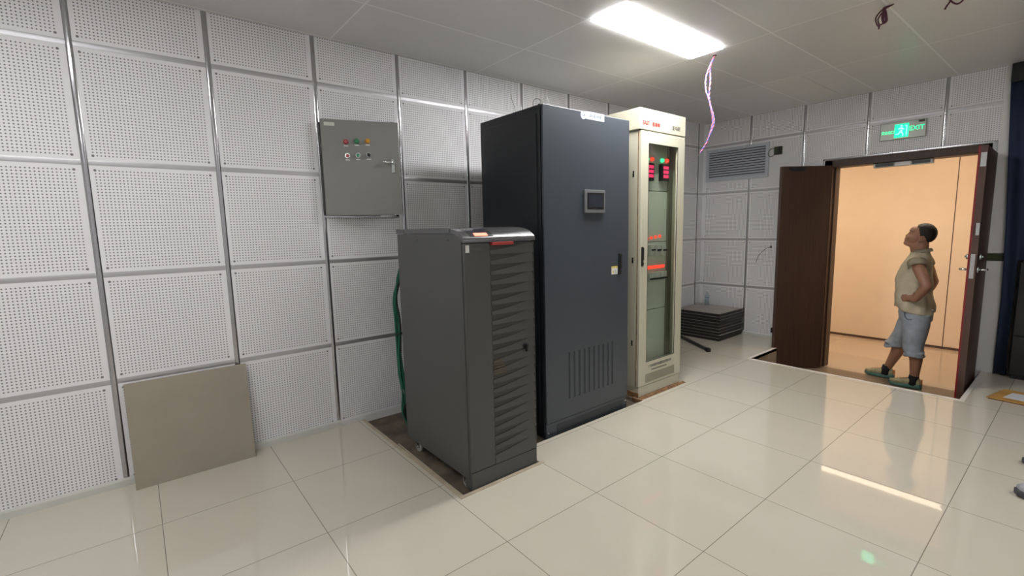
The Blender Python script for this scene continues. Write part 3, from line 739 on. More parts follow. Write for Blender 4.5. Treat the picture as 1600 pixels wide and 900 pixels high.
# inside: mounting panels
ix = CX1-.11
bm = B(); box(bm, ix-.006, ix, QY0+.02, QY1-.085, 1.705, 2.14, .002); pn = obj('meter_panel', bm, M['creamin'], t)
bm = B(); box(bm, ix-.006, ix, QY0+.02, QY1-.085, 1.28, 1.700, .002); obj('blank_panel', bm, M['creamin'], t)
bm = B(); box(bm, ix-.006, ix, QY0+.02, QY1-.085, .70, 1.275, .002); bp = obj('breaker_panel', bm, M['creamin'], t)
bm = B(); box(bm, ix-.006, ix, QY0+.02, QY1-.085, .12, .695, .002); obj('lower_panel', bm, M['creamin'], t)
bm = B(); box(bm, ix-.02, ix+.012, QY1-.083, QY1-.019, .12, 2.14, .002); obj('inner_channel', bm, mat('channel_grey', (.19, .185, .14), .5), t)
for (q, c) in ((Vector((1.0200, 2.3723, 1.9547)), 'lampgreen'), (Vector((1.0200, 2.4383, 1.9595)), 'lampred'), (Vector((1.0200, 2.5824, 1.9592)), 'lampgreen'), (Vector((1.0200, 2.6502, 1.9613)), 'lampred')):
    bm = B(); cyl(bm, (ix, q.y, q.z), (ix+.012, q.y, q.z), .017, 18); cyl(bm, (ix+.012, q.y, q.z), (ix+.022, q.y, q.z), .0145, 18, .010)
    obj('indicator_lamp', bm, M[c], pn, smooth=False)
for q in (Vector((1.0200, 2.3790, 1.8526)), Vector((1.0200, 2.5921, 1.8564))):
    y, z = q.y, q.z; bm = B(); box(bm, ix, ix+.035, y-.052, y+.052, z-.070, z+.070, .004); mt = obj('power_meter', bm, M['meter'], pn)
    for k in range(3):
        bm = B(); zz = z+.040-k*.036
        for j in range(4):
            yy = y-.030+j*.019
            for s_ in (0, 1): box(bm, ix+.035, ix+.0362, yy, yy+.0022, zz-.012+s_*.012, zz-.002+s_*.012); box(bm, ix+.035, ix+.0362, yy+.010, yy+.0122, zz-.012+s_*.012, zz-.002+s_*.012)
            for s_ in (-1, 0, 1): box(bm, ix+.035, ix+.0362, yy+.001, yy+.011, zz+s_*.011-.001, zz+s_*.011+.0015)
        obj('digits', bm, M['segred'], mt)
    bm = B()
    for j in range(4): cyl(bm, (ix+.035, y-.032+j*.021, z-.058), (ix+.038, y-.032+j*.021, z-.058), .006, 10)
    obj('meter_button', bm, M['rubber'], mt)
q0, q1 = Vector((1.0200, 2.3826, 1.3078)), Vector((1.0200, 2.5657, 1.3240))
for k in range(4):
    f = k/3; bm = B(); c = q0.lerp(q1, f); cyl(bm, (ix, c.y, c.z), (ix+.012, c.y, c.z), .012, 14); obj('indicator_lamp', bm, M['lampred'], bp)
q0, q1 = Vector((1.0200, 2.3848, 1.2114)), Vector((1.0200, 2.5788, 1.2023))
for k in range(3):
    c = q0.lerp(q1, k/2.3); bm = B(); box(bm, ix, ix+.045, c.y, c.y+.052, c.z-.045, c.z+.045, .003); br = obj('breaker', bm, M['breaker'], bp)
    obox('toggle', M['black'], ix+.045, ix+.062, c.y+.006, c.y+.046, c.z-.004, c.z+.010, br, .002)
q0, q1 = Vector((1.0200, 2.3792, 1.0634)), Vector((1.0200, 2.6311, 1.0627))
for k in range(9):
    c = q0.lerp(q1, k/8); bm = B(); box(bm, ix, ix+.010, c.y-.012, c.y+.010, c.z-.013, c.z+.013, .002); obj('strip_lamp', bm, M['lampred'], bp)
q0, q1 = Vector((1.0200, 2.3809, 0.9845)), Vector((1.0200, 2.6336, 0.9807))
for k in range(10):
    c = q0.lerp(q1, k/10); bm = B(); box(bm, ix, ix+.04, c.y, c.y+.0205, c.z-.030, c.z+.04, .002); br = obj('breaker', bm, M['breaker'], bp)
    obox('toggle', M['black'], ix+.04, ix+.05, c.y+.004, c.y+.0165, c.z-.022, c.z-.008, br)
rel(t)
bm = B(); box(bm, 1.085, 1.172, 2.118, 2.142, -.02, .012, .002); box(bm, 1.133, 1.150, 2.142, 2.80, .0, .012, .002); box(bm, 1.150, 1.162, 2.142, 2.80, .0, .006, .001)
struct('trim_3', bm, M['rust'])

# ---------------------------------------------------------------- wall control box, door slightly ajar
bx0, by0, by1, bz0, bz1 = .03, .100, .612, 1.548, 2.168
t = thing('control_box', 'grey wall control box with pilot lamps and selector knobs on its slightly open door', 'control box', (0, .38, 1.85))
bm = B(); box(bm, .001, .04, by0, by0+.012, bz0, bz1); box(bm, .001, .04, by1-.012, by1, bz0, bz1); box(bm, .001, .04, by0, by1, bz0, bz0+.012); box(bm, .001, .04, by0, by1, bz1-.012, bz1); box(bm, .001, .006, by0, by1, bz0, bz1)
obj('housing', bm, M['ctlbox'], t)
bm = B(); box(bm, .001, .012, by0-.02, by1+.03, bz0-.028, bz0-.004, .003); box(bm, .001, .012, by1+.004, by1+.03, bz0-.02, bz1+.06, .003); obj('mounting_rail', bm, M['strip'], t)
rel(t)
ang = math.radians(18); DWd = .512; DH = .642
dm = Matrix.Translation((.042, by0-.012, bz0-.012)) @ Matrix.Rotation(-ang, 4, 'Z')      # local: y across, z up, x out
def ctl(name, bm, m, par, label=None):
    bmesh.ops.transform(bm, matrix=dm, verts=bm.verts); return obj(name, bm, m, par, label=label)
bm = B(); box(bm, 0, .018, 0, DWd, 0, DH, .003); dr = ctl('door', bm, M['ctlbox'], t); dr.matrix_parent_inverse = t.matrix_basis.inverted()
def fr(u, v): return u*DWd, (1-v)*DH
for (u, v, c, l) in ((.305, .228, 'pred', 'red pilot lamp'), (.445, .218, 'pgreen', 'green pilot lamp'), (.585, .212, 'pyellow', 'yellow pilot lamp')):
    y, z = fr(u, v); bm = B(); cyl(bm, (.018, y, z), (.024, y, z), .017, 20); cyl(bm, (.024, y, z), (.036, y, z), .0145, 20, .012); p_ = ctl('pilot_lamp', bm, M[c], dr, l)
    bm = B(); box(bm, .018, .0188, y-.014, y+.014, z-.029, z-.023); ctl('caption_plate', bm, M['white'], dr)
for (u, v, c, l) in ((.315, .372, 'pred', 'red push button'), (.450, .366, 'pgreen', 'green push button'), (.590, .358, 'black', 'black selector knob')):
    y, z = fr(u, v); bm = B(); cyl(bm, (.018, y, z), (.026, y, z), .0165, 20); p_ = ctl('button_ring', bm, M['chrome'], dr)
    bm = B(); cyl(bm, (.026, y, z), (.034, y, z), .0115, 18)
    if c == 'black': box(bm, .034, .044, y-.004, y+.004, z-.013, z+.013, .002, mtx=Matrix.Translation((0, y, z)) @ Matrix.Rotation(.7, 4, 'X') @ Matrix.Translation((0, -y, -z)))
    ctl('button_cap' if c != 'black' else 'selector_knob', bm, M[c], dr, l)
    bm = B(); box(bm, .018, .0188, y-.014, y+.014, z-.031, z-.025); ctl('caption_plate', bm, M['white'], dr)
y, z = fr(.91, .465); bm = B(); box(bm, .018, .026, y-.013, y+.013, z-.052, z+.045, .004); cyl(bm, (.026, y, z+.018), (.046, y, z+.018), .011, 16); cyl(bm, (.026, y, z-.03), (.030, y, z-.03), .006, 12)
tube(bm, [(.044, y+.004, z+.018), (.044, y-.03, z+.020), (.044, y-.075, z+.024)], [.009, .008, .0065], 12); ctl('handle', bm, M['chrome'], dr, 'chrome lever handle')
bm = B(); y, z = fr(.055, .035); box(bm, .018, .0192, y-.005, y+.062, z-.022, z+.002, .0005); ctl('name_plate', bm, M['base'], dr)

# ---------------------------------------------------------------- exit sign
t = thing('exit_sign', 'silver exit sign with green lit lettering above the double door', 'exit sign', (2.093, YB-.012, 2.295))
bm = B(); box(bm, -.180, .180, -.010, .012, -.085, .082, .004); pl = obj('plate', bm, M['signplate'], t)
bm = B(); box(bm, .120, .165, -.0112, -.010, .055, .075, .0005); obj('test_label', bm, M['module'], pl)
bm = B(); box(bm, -.063, .048, -.0125, -.009, -.068, .060, .0); sg = obj('pictogram_panel', bm, M['signgreen'], t)
bm = B()
def P2(poly): prism(bm, [(x, z) for x, z in poly], 1, -.0138, -.0124)
P2([(.018, .045), (.036, .045), (.036, -.055), (.028, -.055), (.028, .037), (.018, .037)])
P2([(-.015, .048), (-.003, .048), (.001, .040), (-.003, .032), (-.013, .032), (-.018, .040)])
P2([(-.030, .022), (.0, .028), (.006, .018), (-.002, -.012), (-.018, -.012), (-.014, .012), (-.034, .008)])
P2([(-.018, -.012), (-.002, -.012), (.010, -.035), (.010, -.058), (.002, -.058), (.001, -.038), (-.012, -.022)])
P2([(-.018, -.008), (-.010, -.020), (-.030, -.040), (-.052, -.040), (-.052, -.032), (-.034, -.032)])
P2([(.0, .026), (.006, .018), (.016, .008), (.012, .002), (-.002, .012)])
obj('running_figure', bm, M['signcyan'], sg)
text('sign_letters', 'EXIT', .062, (.108, -.0105, .004), ROTY, M['signgreen'], t, bold=.0004, sx=.92)
text('sign_letters', '安全出口', .034, (-.116, -.0105, -.012), ROTY, M['signgreen'], t, bold=.0005, sx=.75)

# ---------------------------------------------------------------- air grille
t = thing('air_grille', 'pale blue-grey louvred air grille high on the back wall', 'air vent', (.445, YB, 2.17))
gx, gz = .395, .205
bm = B(); fwid = .038
box(bm, -gx, gx, -.022, 0, gz-fwid, gz, .003); box(bm, -gx, gx, -.022, 0, -gz, -gz+fwid, .003); box(bm, -gx, -gx+fwid, -.022, 0, -gz+fwid-.001, gz-fwid+.001, .003); box(bm, gx-fwid, gx, -.022, 0, -gz+fwid-.001, gz-fwid+.001, .003)
obj('frame', bm, M['grille'], t); obox('backing', M['grilledark'], -gx+.03, gx-.03, -.003, .0, -gz+.03, gz-.03, t)
n = 11; ph = (2*gz-2*fwid)/n
for k in range(n):
    z0 = -gz+fwid+k*ph; bm = B(); prism(bm, [(-.020, z0+.002), (-.018, z0+.002-.002), (-.004, z0+ph*.62), (-.004, z0+ph*.62+.003)], 0, -gx+fwid, gx-fwid); obj('louvre', bm, M['grille'], t)
bm = B()
for x in (-.22, .10): cyl(bm, (x, -.024, gz-.02), (x, -.021, gz-.02), .007, 12)
obj('screw', bm, M['white'], t)

t = thing('wire_junction', 'small dark green junction block with a looped grey wire right of the air grille', 'electrical fitting', (.93, YB, 2.26))
bm = B(); box(bm, -.028, .055, -.035, 0, -.048, .042, .003); obj('block', bm, M['module'], t)
bm = B(); box(bm, .012, .050, -.037, -.034, -.040, .036, .001); obj('cover', bm, M['black'], t)
bm = B(); tube(bm, spline([(-.02, -.03, .03), (-.06, -.035, .025), (-.09, -.035, -.01), (-.085, -.035, -.05), (-.055, -.035, -.065), (-.02, -.03, -.045)], 8), .0045, 8); obj('wire_loop', bm, M['ring'], t)

t = thing('wall_wire', 'thin grey wire drooping from a hole in the back wall', 'wire', (.905, YB, 1.125))
bm = B(); cyl(bm, (0, -.004, 0), (0, .001, 0), .013, 14); obj('hole_grommet', bm, M['rubber'], t)
bm = B(); tube(bm, spline([(0, -.003, 0), (-.03, -.03, -.012), (-.075, -.055, -.055), (-.12, -.06, -.12), (-.145, -.055, -.19)], 8), .0035, 8); obj('wire', bm, M['ring'], t)

t = thing('wall_socket', 'white wall socket with a black plug low on the back wall beside the open door', 'socket', (.998, YB-.012, .125))
obox('face_plate', M['white'], -.043, .043, -.010, .0, -.045, .06, t, .003); obox('plug', M['black'], -.030, .030, -.045, -.010, -.045, .015, t, .004)

# ---------------------------------------------------------------- stack of spare floor tiles + bottle + cable bar
ns = 9; hz = .034
proto = None
for k in range(ns):
    z = k*(hz+.0035); dx, dy, a = random.uniform(-.008, .008), random.uniform(-.008, .0), random.uniform(-.012, .012)
    if proto is None:
        t = thing('floor_tile', '', '', (.318, 4.752, 0)); s = .298
        bm = B(); box(bm, -s, s, -s, s, hz-.006, hz-.0, .001); box(bm, -s+.004, s-.004, -s+.004, s-.004, .0, hz-.006, .001); 
        # rim flange
        box(bm, -s, s, -s, -s+.02, .026, .030)
        obj('tile_core', bm, M['tileedge'], t); bm = B(); box(bm, -s+.002, s-.002, -s+.002, s-.002, hz, hz+.0032, .0008); obj('tile_face', bm, M['tiletop'], t); proto = t; r = t
    else:
        r = proto.copy(); COL.objects.link(r)
        for ch in proto.children:
            c = ch.copy(); COL.objects.link(c); c.parent = r
    r.location = (.318+dx, 4.752+dy, z); r.rotation_euler = (0, 0, a)
    tag(r, ('black edged raised floor tile at the very bottom of the stack in the far corner' if k == 0 else
            'topmost tile of the corner stack, its grey face showing under the bottle' if k == ns-1 else
            'black edged raised floor tile in the middle of the corner stack'), 'floor tile', 'spare floor tiles stacked in the corner')
ZT = (ns-1)*(hz+.0035)+hz+.0032
bm = B(); pr_ = [(0, .0), (.026, .0), (.030, .006), (.031, .02), (.029, .05), (.031, .06), (.031, .12), (.028, .135), (.018, .158), (.012, .168), (.012, .182)]
def lathe(bm, pr, c=(0, 0, 0), seg=20):
    rings = []
    for r_, z in pr:
        rings.append([bm.verts.new((c[0]+r_*math.cos(2*PI*k/seg), c[1]+r_*math.sin(2*PI*k/seg), c[2]+z)) for k in range(seg)] if r_ > 1e-6 else [bm.verts.new((c[0], c[1], c[2]+z))])
    for a, b in zip(rings, rings[1:]):
        for k in range(seg):
            if len(a) == 1: f = bm.faces.new((a[0], b[k], b[(k+1) % seg]))
            elif len(b) == 1: f = bm.faces.new((a[k], a[(k+1) % seg], b[0]))
            else: f = bm.faces.new((a[k], a[(k+1) % seg], b[(k+1) % seg], b[k]))
            f.smooth = True
t = thing('water_bottle', 'clear plastic water bottle standing on the stacked floor tiles', 'bottle', (.17, 4.955, ZT))
lathe(bm, pr_); obj('bottle_body', bm, M['bottle'], t)
bm = B(); lathe(bm, [(0, .181), (.0135, .181), (.0135, .196), (.011, .199), (0, .199)]); obj('cap', bm, M['white'], t)
bm = B(); lathe(bm, [(.0313, .068), (.0316, .068), (.0316, .105), (.0313, .105)]); obj('label_band', bm, M['lbl'], t)

t = thing('cable_tray_bar', 'black square bar lying on the floor beside the tile stack', 'bar', (.47, 4.12, 0))
d = Vector((.78-.13, 3.915-4.335, 0)); L = d.length; an = math.atan2(d.y, d.x)
bm = B(); box(bm, -L/2, L/2-.05, -.016, .016, .006, .036, .003); obj('bar_body', bm, M['black'], t)
bm = B(); box(bm, L/2-.06, L/2, -.021, .021, .0, .042, .004); obj('end_cap', bm, M['rubber'], t)
bm = B(); box(bm, -L/2, -L/2+.05, -.021, .021, .0, .042, .004); obj('end_cap', bm, M['rubber'], t)
t.location = (.455, 4.125, 0); t.rotation_euler = (0, 0, an)

# ---------------------------------------------------------------- tile leaning on the left wall
t = thing('leaning_floor_tile', 'beige grey floor tile leaning against the perforated left wall', 'floor tile', (.11, -.787, 0))
lean = math.atan2(.072, .60)
bm = B(); box(bm, -.0035, 0, -.303, .303, .0, .604, .001); a = obj('tile_face', bm, M['tileback'], t)
bm = B(); box(bm, -.030, -.0035, -.302, .302, .002, .602, .002); b = obj('tile_core', bm, mat('core_brown', (.21, .18, .13), .6), t)
t.rotation_euler = (0, -lean, 0)

# ---------------------------------------------------------------- twisted wires hanging from the ceiling
t = thing('twisted_wire', 'red and blue twisted wires hanging from the ceiling beside the lit lamp', 'wire', (1.41, 2.69, CEIL))
top = Vector((1.405, 2.69, CEIL))
main = [top]+[Vector((1.3726, 2.6900, 2.6332)), Vector((1.3755, 2.6900, 2.5414)), Vector((1.3685, 2.6900, 2.4321)), Vector((1.3818, 2.6900, 2.3466)), Vector((1.4002, 2.6900, 2.2700)), Vector((1.4026, 2.6900, 2.1963)), Vector((1.3836, 2.6900, 2.1259)), Vector((1.3590, 2.6900, 2.0554)), Vector((1.3113, 2.6900, 2.0019))]
side = [top]+[Vector((1.3703, 2.6750, 2.6310)), Vector((1.3460, 2.6750, 2.5606)), Vector((1.3487, 2.6750, 2.4730)), Vector((1.3780, 2.6750, 2.3890)), Vector((1.3959, 2.6750, 2.3271)), Vector((1.4192, 2.6750, 2.2547)), Vector((1.4215, 2.6750, 2.1864)), Vector((1.3920, 2.6750, 2.1181)), Vector((1.3566, 2.6750, 2.0494)), Vector((1.3146, 2.6750, 1.9902))]
for j, (pts, cc) in enumerate(((main, ('cabred', 'cabblue')), (side, ('cabred', 'cabblue')))):
    sp = spline(pts, 12)
    for k in range(2):
        bm = B(); q = []
        for i, p_ in enumerate(sp):
            a = i*.75+PI*k+j; d = (sp[min(i+1, len(sp)-1)]-sp[max(i-1, 0)]).normalized(); x, y = frame_of(d)
            q.append(p_+(x*math.cos(a)+y*math.sin(a))*.0042)
        tube(bm, q, .0034, 6); obj('strand', bm, M[cc[k]], t)
bm = B(); e = main[-1]; tube(bm, [e, e+Vector((-.02, 0, -.03))], .002, 6); obj('bare_end', bm, M['copper'], t)
bm = B(); cyl(bm, top+Vector((0, 0, -.004)), top, .014, 14); obj('ceiling_hole', bm, M['rubber'], t)
rel(t)
h0 = Vector((2.4981, 2.7607, 2.7170))
t = thing('hanging_wire_ends', 'short coiled dark purple wire ends hanging from the ceiling near the door', 'wire', h0)
for k, q in enumerate(([h0, Vector((2.4704, 2.7607, 2.7123)), Vector((2.4456, 2.7607, 2.7064)), Vector((2.4544, 2.7607, 2.6664)), Vector((2.4632, 2.7607, 2.6265)), Vector((2.4508, 2.7607, 2.6232)), Vector((2.4419, 2.7607, 2.6633)), Vector((2.4488, 2.7607, 2.7053))], [h0, Vector((2.4707, 2.7607, 2.7086)), Vector((2.4395, 2.7607, 2.7011)), Vector((2.4126, 2.7607, 2.6696)), Vector((2.4147, 2.7607, 2.6352)), Vector((2.4293, 2.7607, 2.6079)), Vector((2.4321, 2.7607, 2.6145)), Vector((2.4232, 2.7607, 2.6548)), Vector((2.4465, 2.7607, 2.6913))], [h0, Vector((2.4643, 2.7607, 2.7108)), Vector((2.4475, 2.7607, 2.6762)), Vector((2.4535, 2.7607, 2.6297)), Vector((2.4692, 2.7607, 2.6319)), Vector((2.4590, 2.7607, 2.6943))], [h0, Vector((2.4518, 2.7607, 2.7079)), Vector((2.4623, 2.7607, 2.6416)), Vector((2.4477, 2.7607, 2.6205)), Vector((2.4321, 2.7607, 2.6145)), Vector((2.4302, 2.7607, 2.5927))])):
    bm = B(); tube(bm, spline(q, 6), .0045, 6); obj('wire', bm, M['cabpurple'], t)
e = Vector((2.4302, 2.7607, 2.5927)); bm = B(); tube(bm, [e, e+Vector((0, 0, -.012))], .0035, 6); obj('bare_end', bm, M['copper'], t)
rel(t)
h0 = Vector((2.7498, 2.9193, 2.7170))
t = thing('hanging_wire_ends', 'dark wire end looping down from the ceiling at the upper right', 'wire', h0)
for q in ([h0, Vector((2.7369, 2.9193, 2.7042)), Vector((2.7269, 2.9193, 2.6867)), Vector((2.7143, 2.9193, 2.6664)), Vector((2.7069, 2.9193, 2.6513))], [h0, Vector((2.7257, 2.9193, 2.7048)), Vector((2.7415, 2.9193, 2.6779)), Vector((2.7619, 2.9193, 2.6635)), Vector((2.7805, 2.9193, 2.6708)), Vector((2.7901, 2.9193, 2.6881))]):
    bm = B(); tube(bm, spline(q, 6), .005, 6); obj('wire', bm, M['cabpurple'], t)
rel(t)

# ---------------------------------------------------------------- right edge: curtain, black drawers, board, shoes
t = thing('curtain', 'dark navy curtain hanging from the ceiling right of the double door', 'curtain', (3.5, 5.025, 0))
bm = B(); N = 150; A = []
for i in range(N+1):
    x = 2.895+1.6*i/N; yy = 5.026+.010*math.sin(i*.62)+.005*math.sin(i*.23+1); zb = .012 if x < 2.975 else 1.045
    A.append([bm.verts.new((x-.05*max(0, (zb+(2.62-zb)*k/4)-.9)*(1-i/N), yy+o_, zb+(2.62-zb)*k/4)) for k in range(5) for o_ in (0, .006)])
for a, b in zip(A, A[1:]):
    for k in range(4):
        for o_ in (0, 1): f = bm.faces.new((a[2*k+o_], b[2*k+o_], b[2*k+2+o_], a[2*k+2+o_])); f.smooth = True
    bm.faces.new((a[0], b[0], b[1], a[1])); bm.faces.new((a[8], b[8], b[9], a[9]))
for q in (A[0], A[-1]):
    for k in range(4): bm.faces.new((q[2*k], q[2*k+1], q[2*k+3], q[2*k+2]))
obj('cloth', bm, M['navy'], t)
bm = B(); box(bm, 2.812, 4.48, 5.000, 5.055, 2.56, CEIL-.002, .006); obj('header', bm, M['blackcab'], t, label='black header band')
rel(t)
t = thing('drawer_cabinet', 'glossy black drawer cabinet standing in front of the navy curtain', 'cabinet', (3.45, 5.1, 0))
bm = B(); box(bm, 2.985, 3.95, 4.965, 5.30, .03, 1.03, .01); box(bm, 3.01, 3.93, 4.98, 5.25, 0, .03); body = obj('body', bm, M['blackcab'], t)
for k, (a, b) in enumerate(((.04, .385), (.395, .855), (.865, 1.02))):
    bm = B(); box(bm, 2.995, 3.94, 4.952, 4.965, a, b, .004); dr = obj('drawer', bm, M['blackcab'], t)
    bm = B(); box(bm, 3.04, 3.9, 4.946, 4.953, b-.012, b-.006, .001); obj('drawer_pull', bm, M['rack'], dr)
rel(t)
t = thing('wooden_board', 'orange brown board with a white paper sheet lying on the floor by the curtain', 'board', (3.09, 4.35, 0))
c = [Vector((2.9435, 4.1734, 0.0120)), Vector((3.0119, 4.5124, 0.0120))]
d = Vector((c[1].x-c[0].x, c[1].y-c[0].y, 0)); e = (Vector((3.1480, 4.1560, 0.0120))-c[0]); e.z = 0; e = e.normalized()*.42
bm = B(); A0 = Vector((c[0].x, c[0].y, 0)); pts = [A0, A0+e, A0+e+d, A0+d]
def slab(bm, pts, z0, z1):
    lo = [bm.verts.new((p.x, p.y, z0)) for p in pts]; hi = [bm.verts.new((p.x, p.y, z1)) for p in pts]
    bm.faces.new(lo[::-1]); bm.faces.new(hi)
    for i in range(4): bm.faces.new((lo[i], lo[(i+1) % 4], hi[(i+1) % 4], hi[i]))
slab(bm, pts, .008, .014); obj('board', bm, M['kraft'], t)
bm = B(); q = [A0+e*.02+d*.02, A0+e*.98+d*.02, A0+e*.98+d*.98, A0+e*.02+d*.98]; slab(bm, q, 0, .008); obj('board_core', bm, M['kraftedge'], t)
bm = B(); q = [A0+e*.17+d*.22, A0+e*.9+d*.22, A0+e*.9+d*.76, A0+e*.17+d*.76]; slab(bm, q, .014, .0152); obj('paper_sheet', bm, M['paper'], t)
rel(t)

def ring(bm, c, ax, by, rx, ry, n=18, sq=1.0):
    vs = []
    for k in range(n):
        a = 2*PI*k/n; ca, sa = math.cos(a), math.sin(a)
        vs.append(bm.verts.new(Vector(c)+ax*(rx*math.copysign(abs(ca)**sq, ca))+by*(ry*math.copysign(abs(sa)**sq, sa))))
    return vs
def loft(bm, rings, close=True, smooth=True):
    for a, b in zip(rings, rings[1:]):
        n = len(a)
        for k in range(n):
            f = bm.faces.new((a[k], a[(k+1) % n], b[(k+1) % n], b[k])); f.smooth = smooth
    if close:
        bm.faces.new(rings[0][::-1]); bm.faces.new(rings[-1])
def shoe(par, heel, toe, zf, mu, ms, ma, name='shoe', wd=.048, ankle=.0):
    """sneaker: sole, upper, collar, laces, toe cap, built along heel->toe"""
    heel, toe = Vector((*heel, zf)), Vector((*toe, zf)); d = (toe-heel); L = d.length; f = d.normalized(); s = Vector((-f.y, f.x, 0)); up_ = Vector((0, 0, 1))
    def out(t_): return wd*(.72+.34*math.sin(PI*min(1, max(0, t_))**1.15))*(1 if t_ < .84 else max(.5, 1-((t_-.84)/.16)**2*.45))
    bm = B(); R = []
    for i in range(15):
        t_ = i/14; hw = out(t_)*(.62 if i in (0, 14) else 1); zt = .042+.008*math.cos(t_*PI)+(.008 if t_ > .9 else 0)
        z0 = .012*(max(0, t_-.75)/.25)**2
        c_ = heel+f*(L*t_)+up_*((zt+z0)/2); R.append(ring(bm, c_, s, up_, hw, (zt-z0)/2, 16, .5))
    loft(bm, R); so = obj('shoe_sole' if name == 'sole' else 'sole', bm, ms, par)
    bm = B(); R = []
    for i in range(15):
        t_ = .02+.95*i/14; hw = out(t_)*.93*(.6 if i in (0, 14) else 1)
        top_ = .108 if t_ < .12 else (.112 if t_ < .3 else .112-.054*((t_-.3)/.7)**.9); top_ = top_*(.7 if i == 0 else 1)
        c_ = heel+f*(L*t_)+up_*((top_+.022)/2); R.append(ring(bm, c_, s, up_, hw*(1 if t_ > .4 else .9), (top_-.022)/2, 16, .8))
    loft(bm, R); u_ = obj('upper', bm, mu, par)
    bm = B()
    for k in range(5):
        t_ = .38+.09*k; zt = .112-.054*((t_-.3)/.7)**.9+.003; p_ = heel+f*(L*t_)+up_*zt
        tube(bm, [p_-s*.022-up_*.006, p_+up_*.002, p_+s*.022-up_*.006], .003, 6)
    obj('laces', bm, ma, u_)
    bm = B(); p_ = heel+f*(L*.015)
    box(bm, -.006, .006, -.012, .012, .04, .098, .003, mtx=Matrix.Translation((p_.x, p_.y, zf)) @ Matrix.Rotation(math.atan2(f.y, f.x), 4, 'Z')); obj('heel_tab', bm, ma, u_)
    bm = B(); R = []
    for i, (k_, hgt) in enumerate(((1.02, .026), (1.03, .038), (1.0, .046))):
        pass
    bm.free(); return so, u_
for (hx, hy, tx, ty, l) in ((3.51, 2.545, 3.235, 2.43, 'grey sneaker with a dark sole at the right edge of the floor, nearer one'), (3.50, 3.00, 3.228, 2.905, 'grey sneaker with a dark sole at the right edge of the floor, farther one')):
    t = thing('sneaker', l, 'shoe', (tx, ty, 0)); shoe(t, (hx, hy), (tx, ty), 0, M['shoegrey'], M['shoesole'], M['white'], wd=.054); rel(t)

# ---------------------------------------------------------------- the man in the doorway (profile, facing left, looking up)
FZ = CF
t = thing('person', 'man in olive shirt and pale blue shorts, hands on hips, looking up in the doorway', 'person', (2.27, 5.03, FZ))
bm = B()
R = []
for z, cx, rx, ry in ((.46, 2.315, .10, .125), (.55, 2.305, .112, .140), (.70, 2.29, .118, .15), (.85, 2.29, .108, .155), (.96, 2.30, .10, .165), (1.02, 2.31, .085, .165), (1.065, 2.315, .06, .10), (1.09, 2.31, .05, .06)):
    R.append(ring(bm, (cx, 5.03, z), Vector((1, 0, 0)), Vector((0, 1, 0)), rx, ry, 20))
loft(bm, R)
cap(bm, (2.315, 5.03, 1.03), (2.318, 5.03, 1.20), .058, .056); cap(bm, (2.285, 5.03, 1.07), (2.262, 5.03, 1.165), .042, .038)
ry_ = Matrix.Rotation(math.radians(28), 3, 'Y')
sph(bm, (2.328, 5.03, 1.277), (.088, .076, .092), 3)               # skull
sph(bm, (2.268, 5.03, 1.245), (.070, .063, .080), 3, Matrix.Rotation(math.radians(30), 3, 'Y'))      # face block
cap(bm, (2.275, 5.03, 1.175), (2.212, 5.03, 1.188), .046, .032)      # jaw
sph(bm, (2.200, 5.03, 1.188), (.026, .030, .024), 2)                 # chin
sph(bm, (2.196, 5.03, 1.214), (.018, .026, .009), 2, ry_); sph(bm, (2.197, 5.03, 1.229), (.017, .024, .009), 2, ry_)   # lips
cap(bm, (2.234, 5.03, 1.300), (2.205, 5.03, 1.262), .011, .0135); sph(bm, (2.200, 5.03, 1.257), (.0145, .015, .014), 2); cap(bm, (2.205, 5.03, 1.255), (2.215, 5.03, 1.243), .013, .012)       # nose
sph(bm, (2.262, 5.03, 1.312), (.042, .056, .040), 3)                 # forehead
for s in (-1, 1):
    sph(bm, (2.203, 5.03+s*.014, 1.250), (.010, .009, .009), 2)
    cap(bm, (2.232, 5.03+s*.012, 1.305), (2.246, 5.03+s*.05, 1.306), .011, .009)   # brow
    sph(bm, (2.228, 5.03+s*.031, 1.288), (.012, .014, .010), 2)                    # eyelid
    sph(bm, (2.236, 5.03+s*.045, 1.245), (.028, .018, .026), 2)                    # cheek
    sph(bm, (2.318, 5.03+s*.077, 1.228), (.019, .010, .032), 2, Matrix.Rotation(math.radians(-20), 3, 'Y'))  # ear
    sph(bm, (2.306, 5.03+s*.079, 1.208), (.010, .008, .012), 2)
# arms
for s in (-1, 1):
    y0 = 5.03
    sh, el, wr_ = Vector((2.325, y0+s*.165, 1.005)), Vector((2.425 if s < 0 else 2.385, y0+s*.265, .795)), Vector((2.345, y0+s*.225, .655))
    sph(bm, sh, (.054, .044, .054), 2); cap(bm, sh+Vector((0, -s*.01, -.012)), sh.lerp(el, .45), .053, .050); cap(bm, sh.lerp(el, .45), el, .050, .040); cap(bm, el, el.lerp(wr_, .4), .043, .042); cap(bm, el.lerp(wr_, .4), wr_, .041, .027)
    # hand on the hip: palm, four fingers forward, thumb back and up
    hp = Vector((2.300, y0+s*.190, .660)); cap(bm, wr_, hp, .026, .024)
    sph(bm, (2.300, y0+s*.189, .660), (.042, .018, .036), 2)
    for k in range(4):
        L = (.036, .042, .039, .030)[k]; z = .688-k*.018
        a = Vector((2.268, y0+s*.185, z)); b = a+Vector((-L*.55, -s*.006, -.002)); c_ = b+Vector((-L*.45, -s*.018, -.004))
        cap(bm, a, b, .0095, .0088); cap(bm, b, c_, .0088, .0072)
    a = Vector((2.318, y0+s*.180, .685)); b = a+Vector((.006, -s*.008, .032)); c_ = b+Vector((.010, -s*.014, .018)); cap(bm, a, b, .012, .0105); cap(bm, b, c_, .0105, .0085)
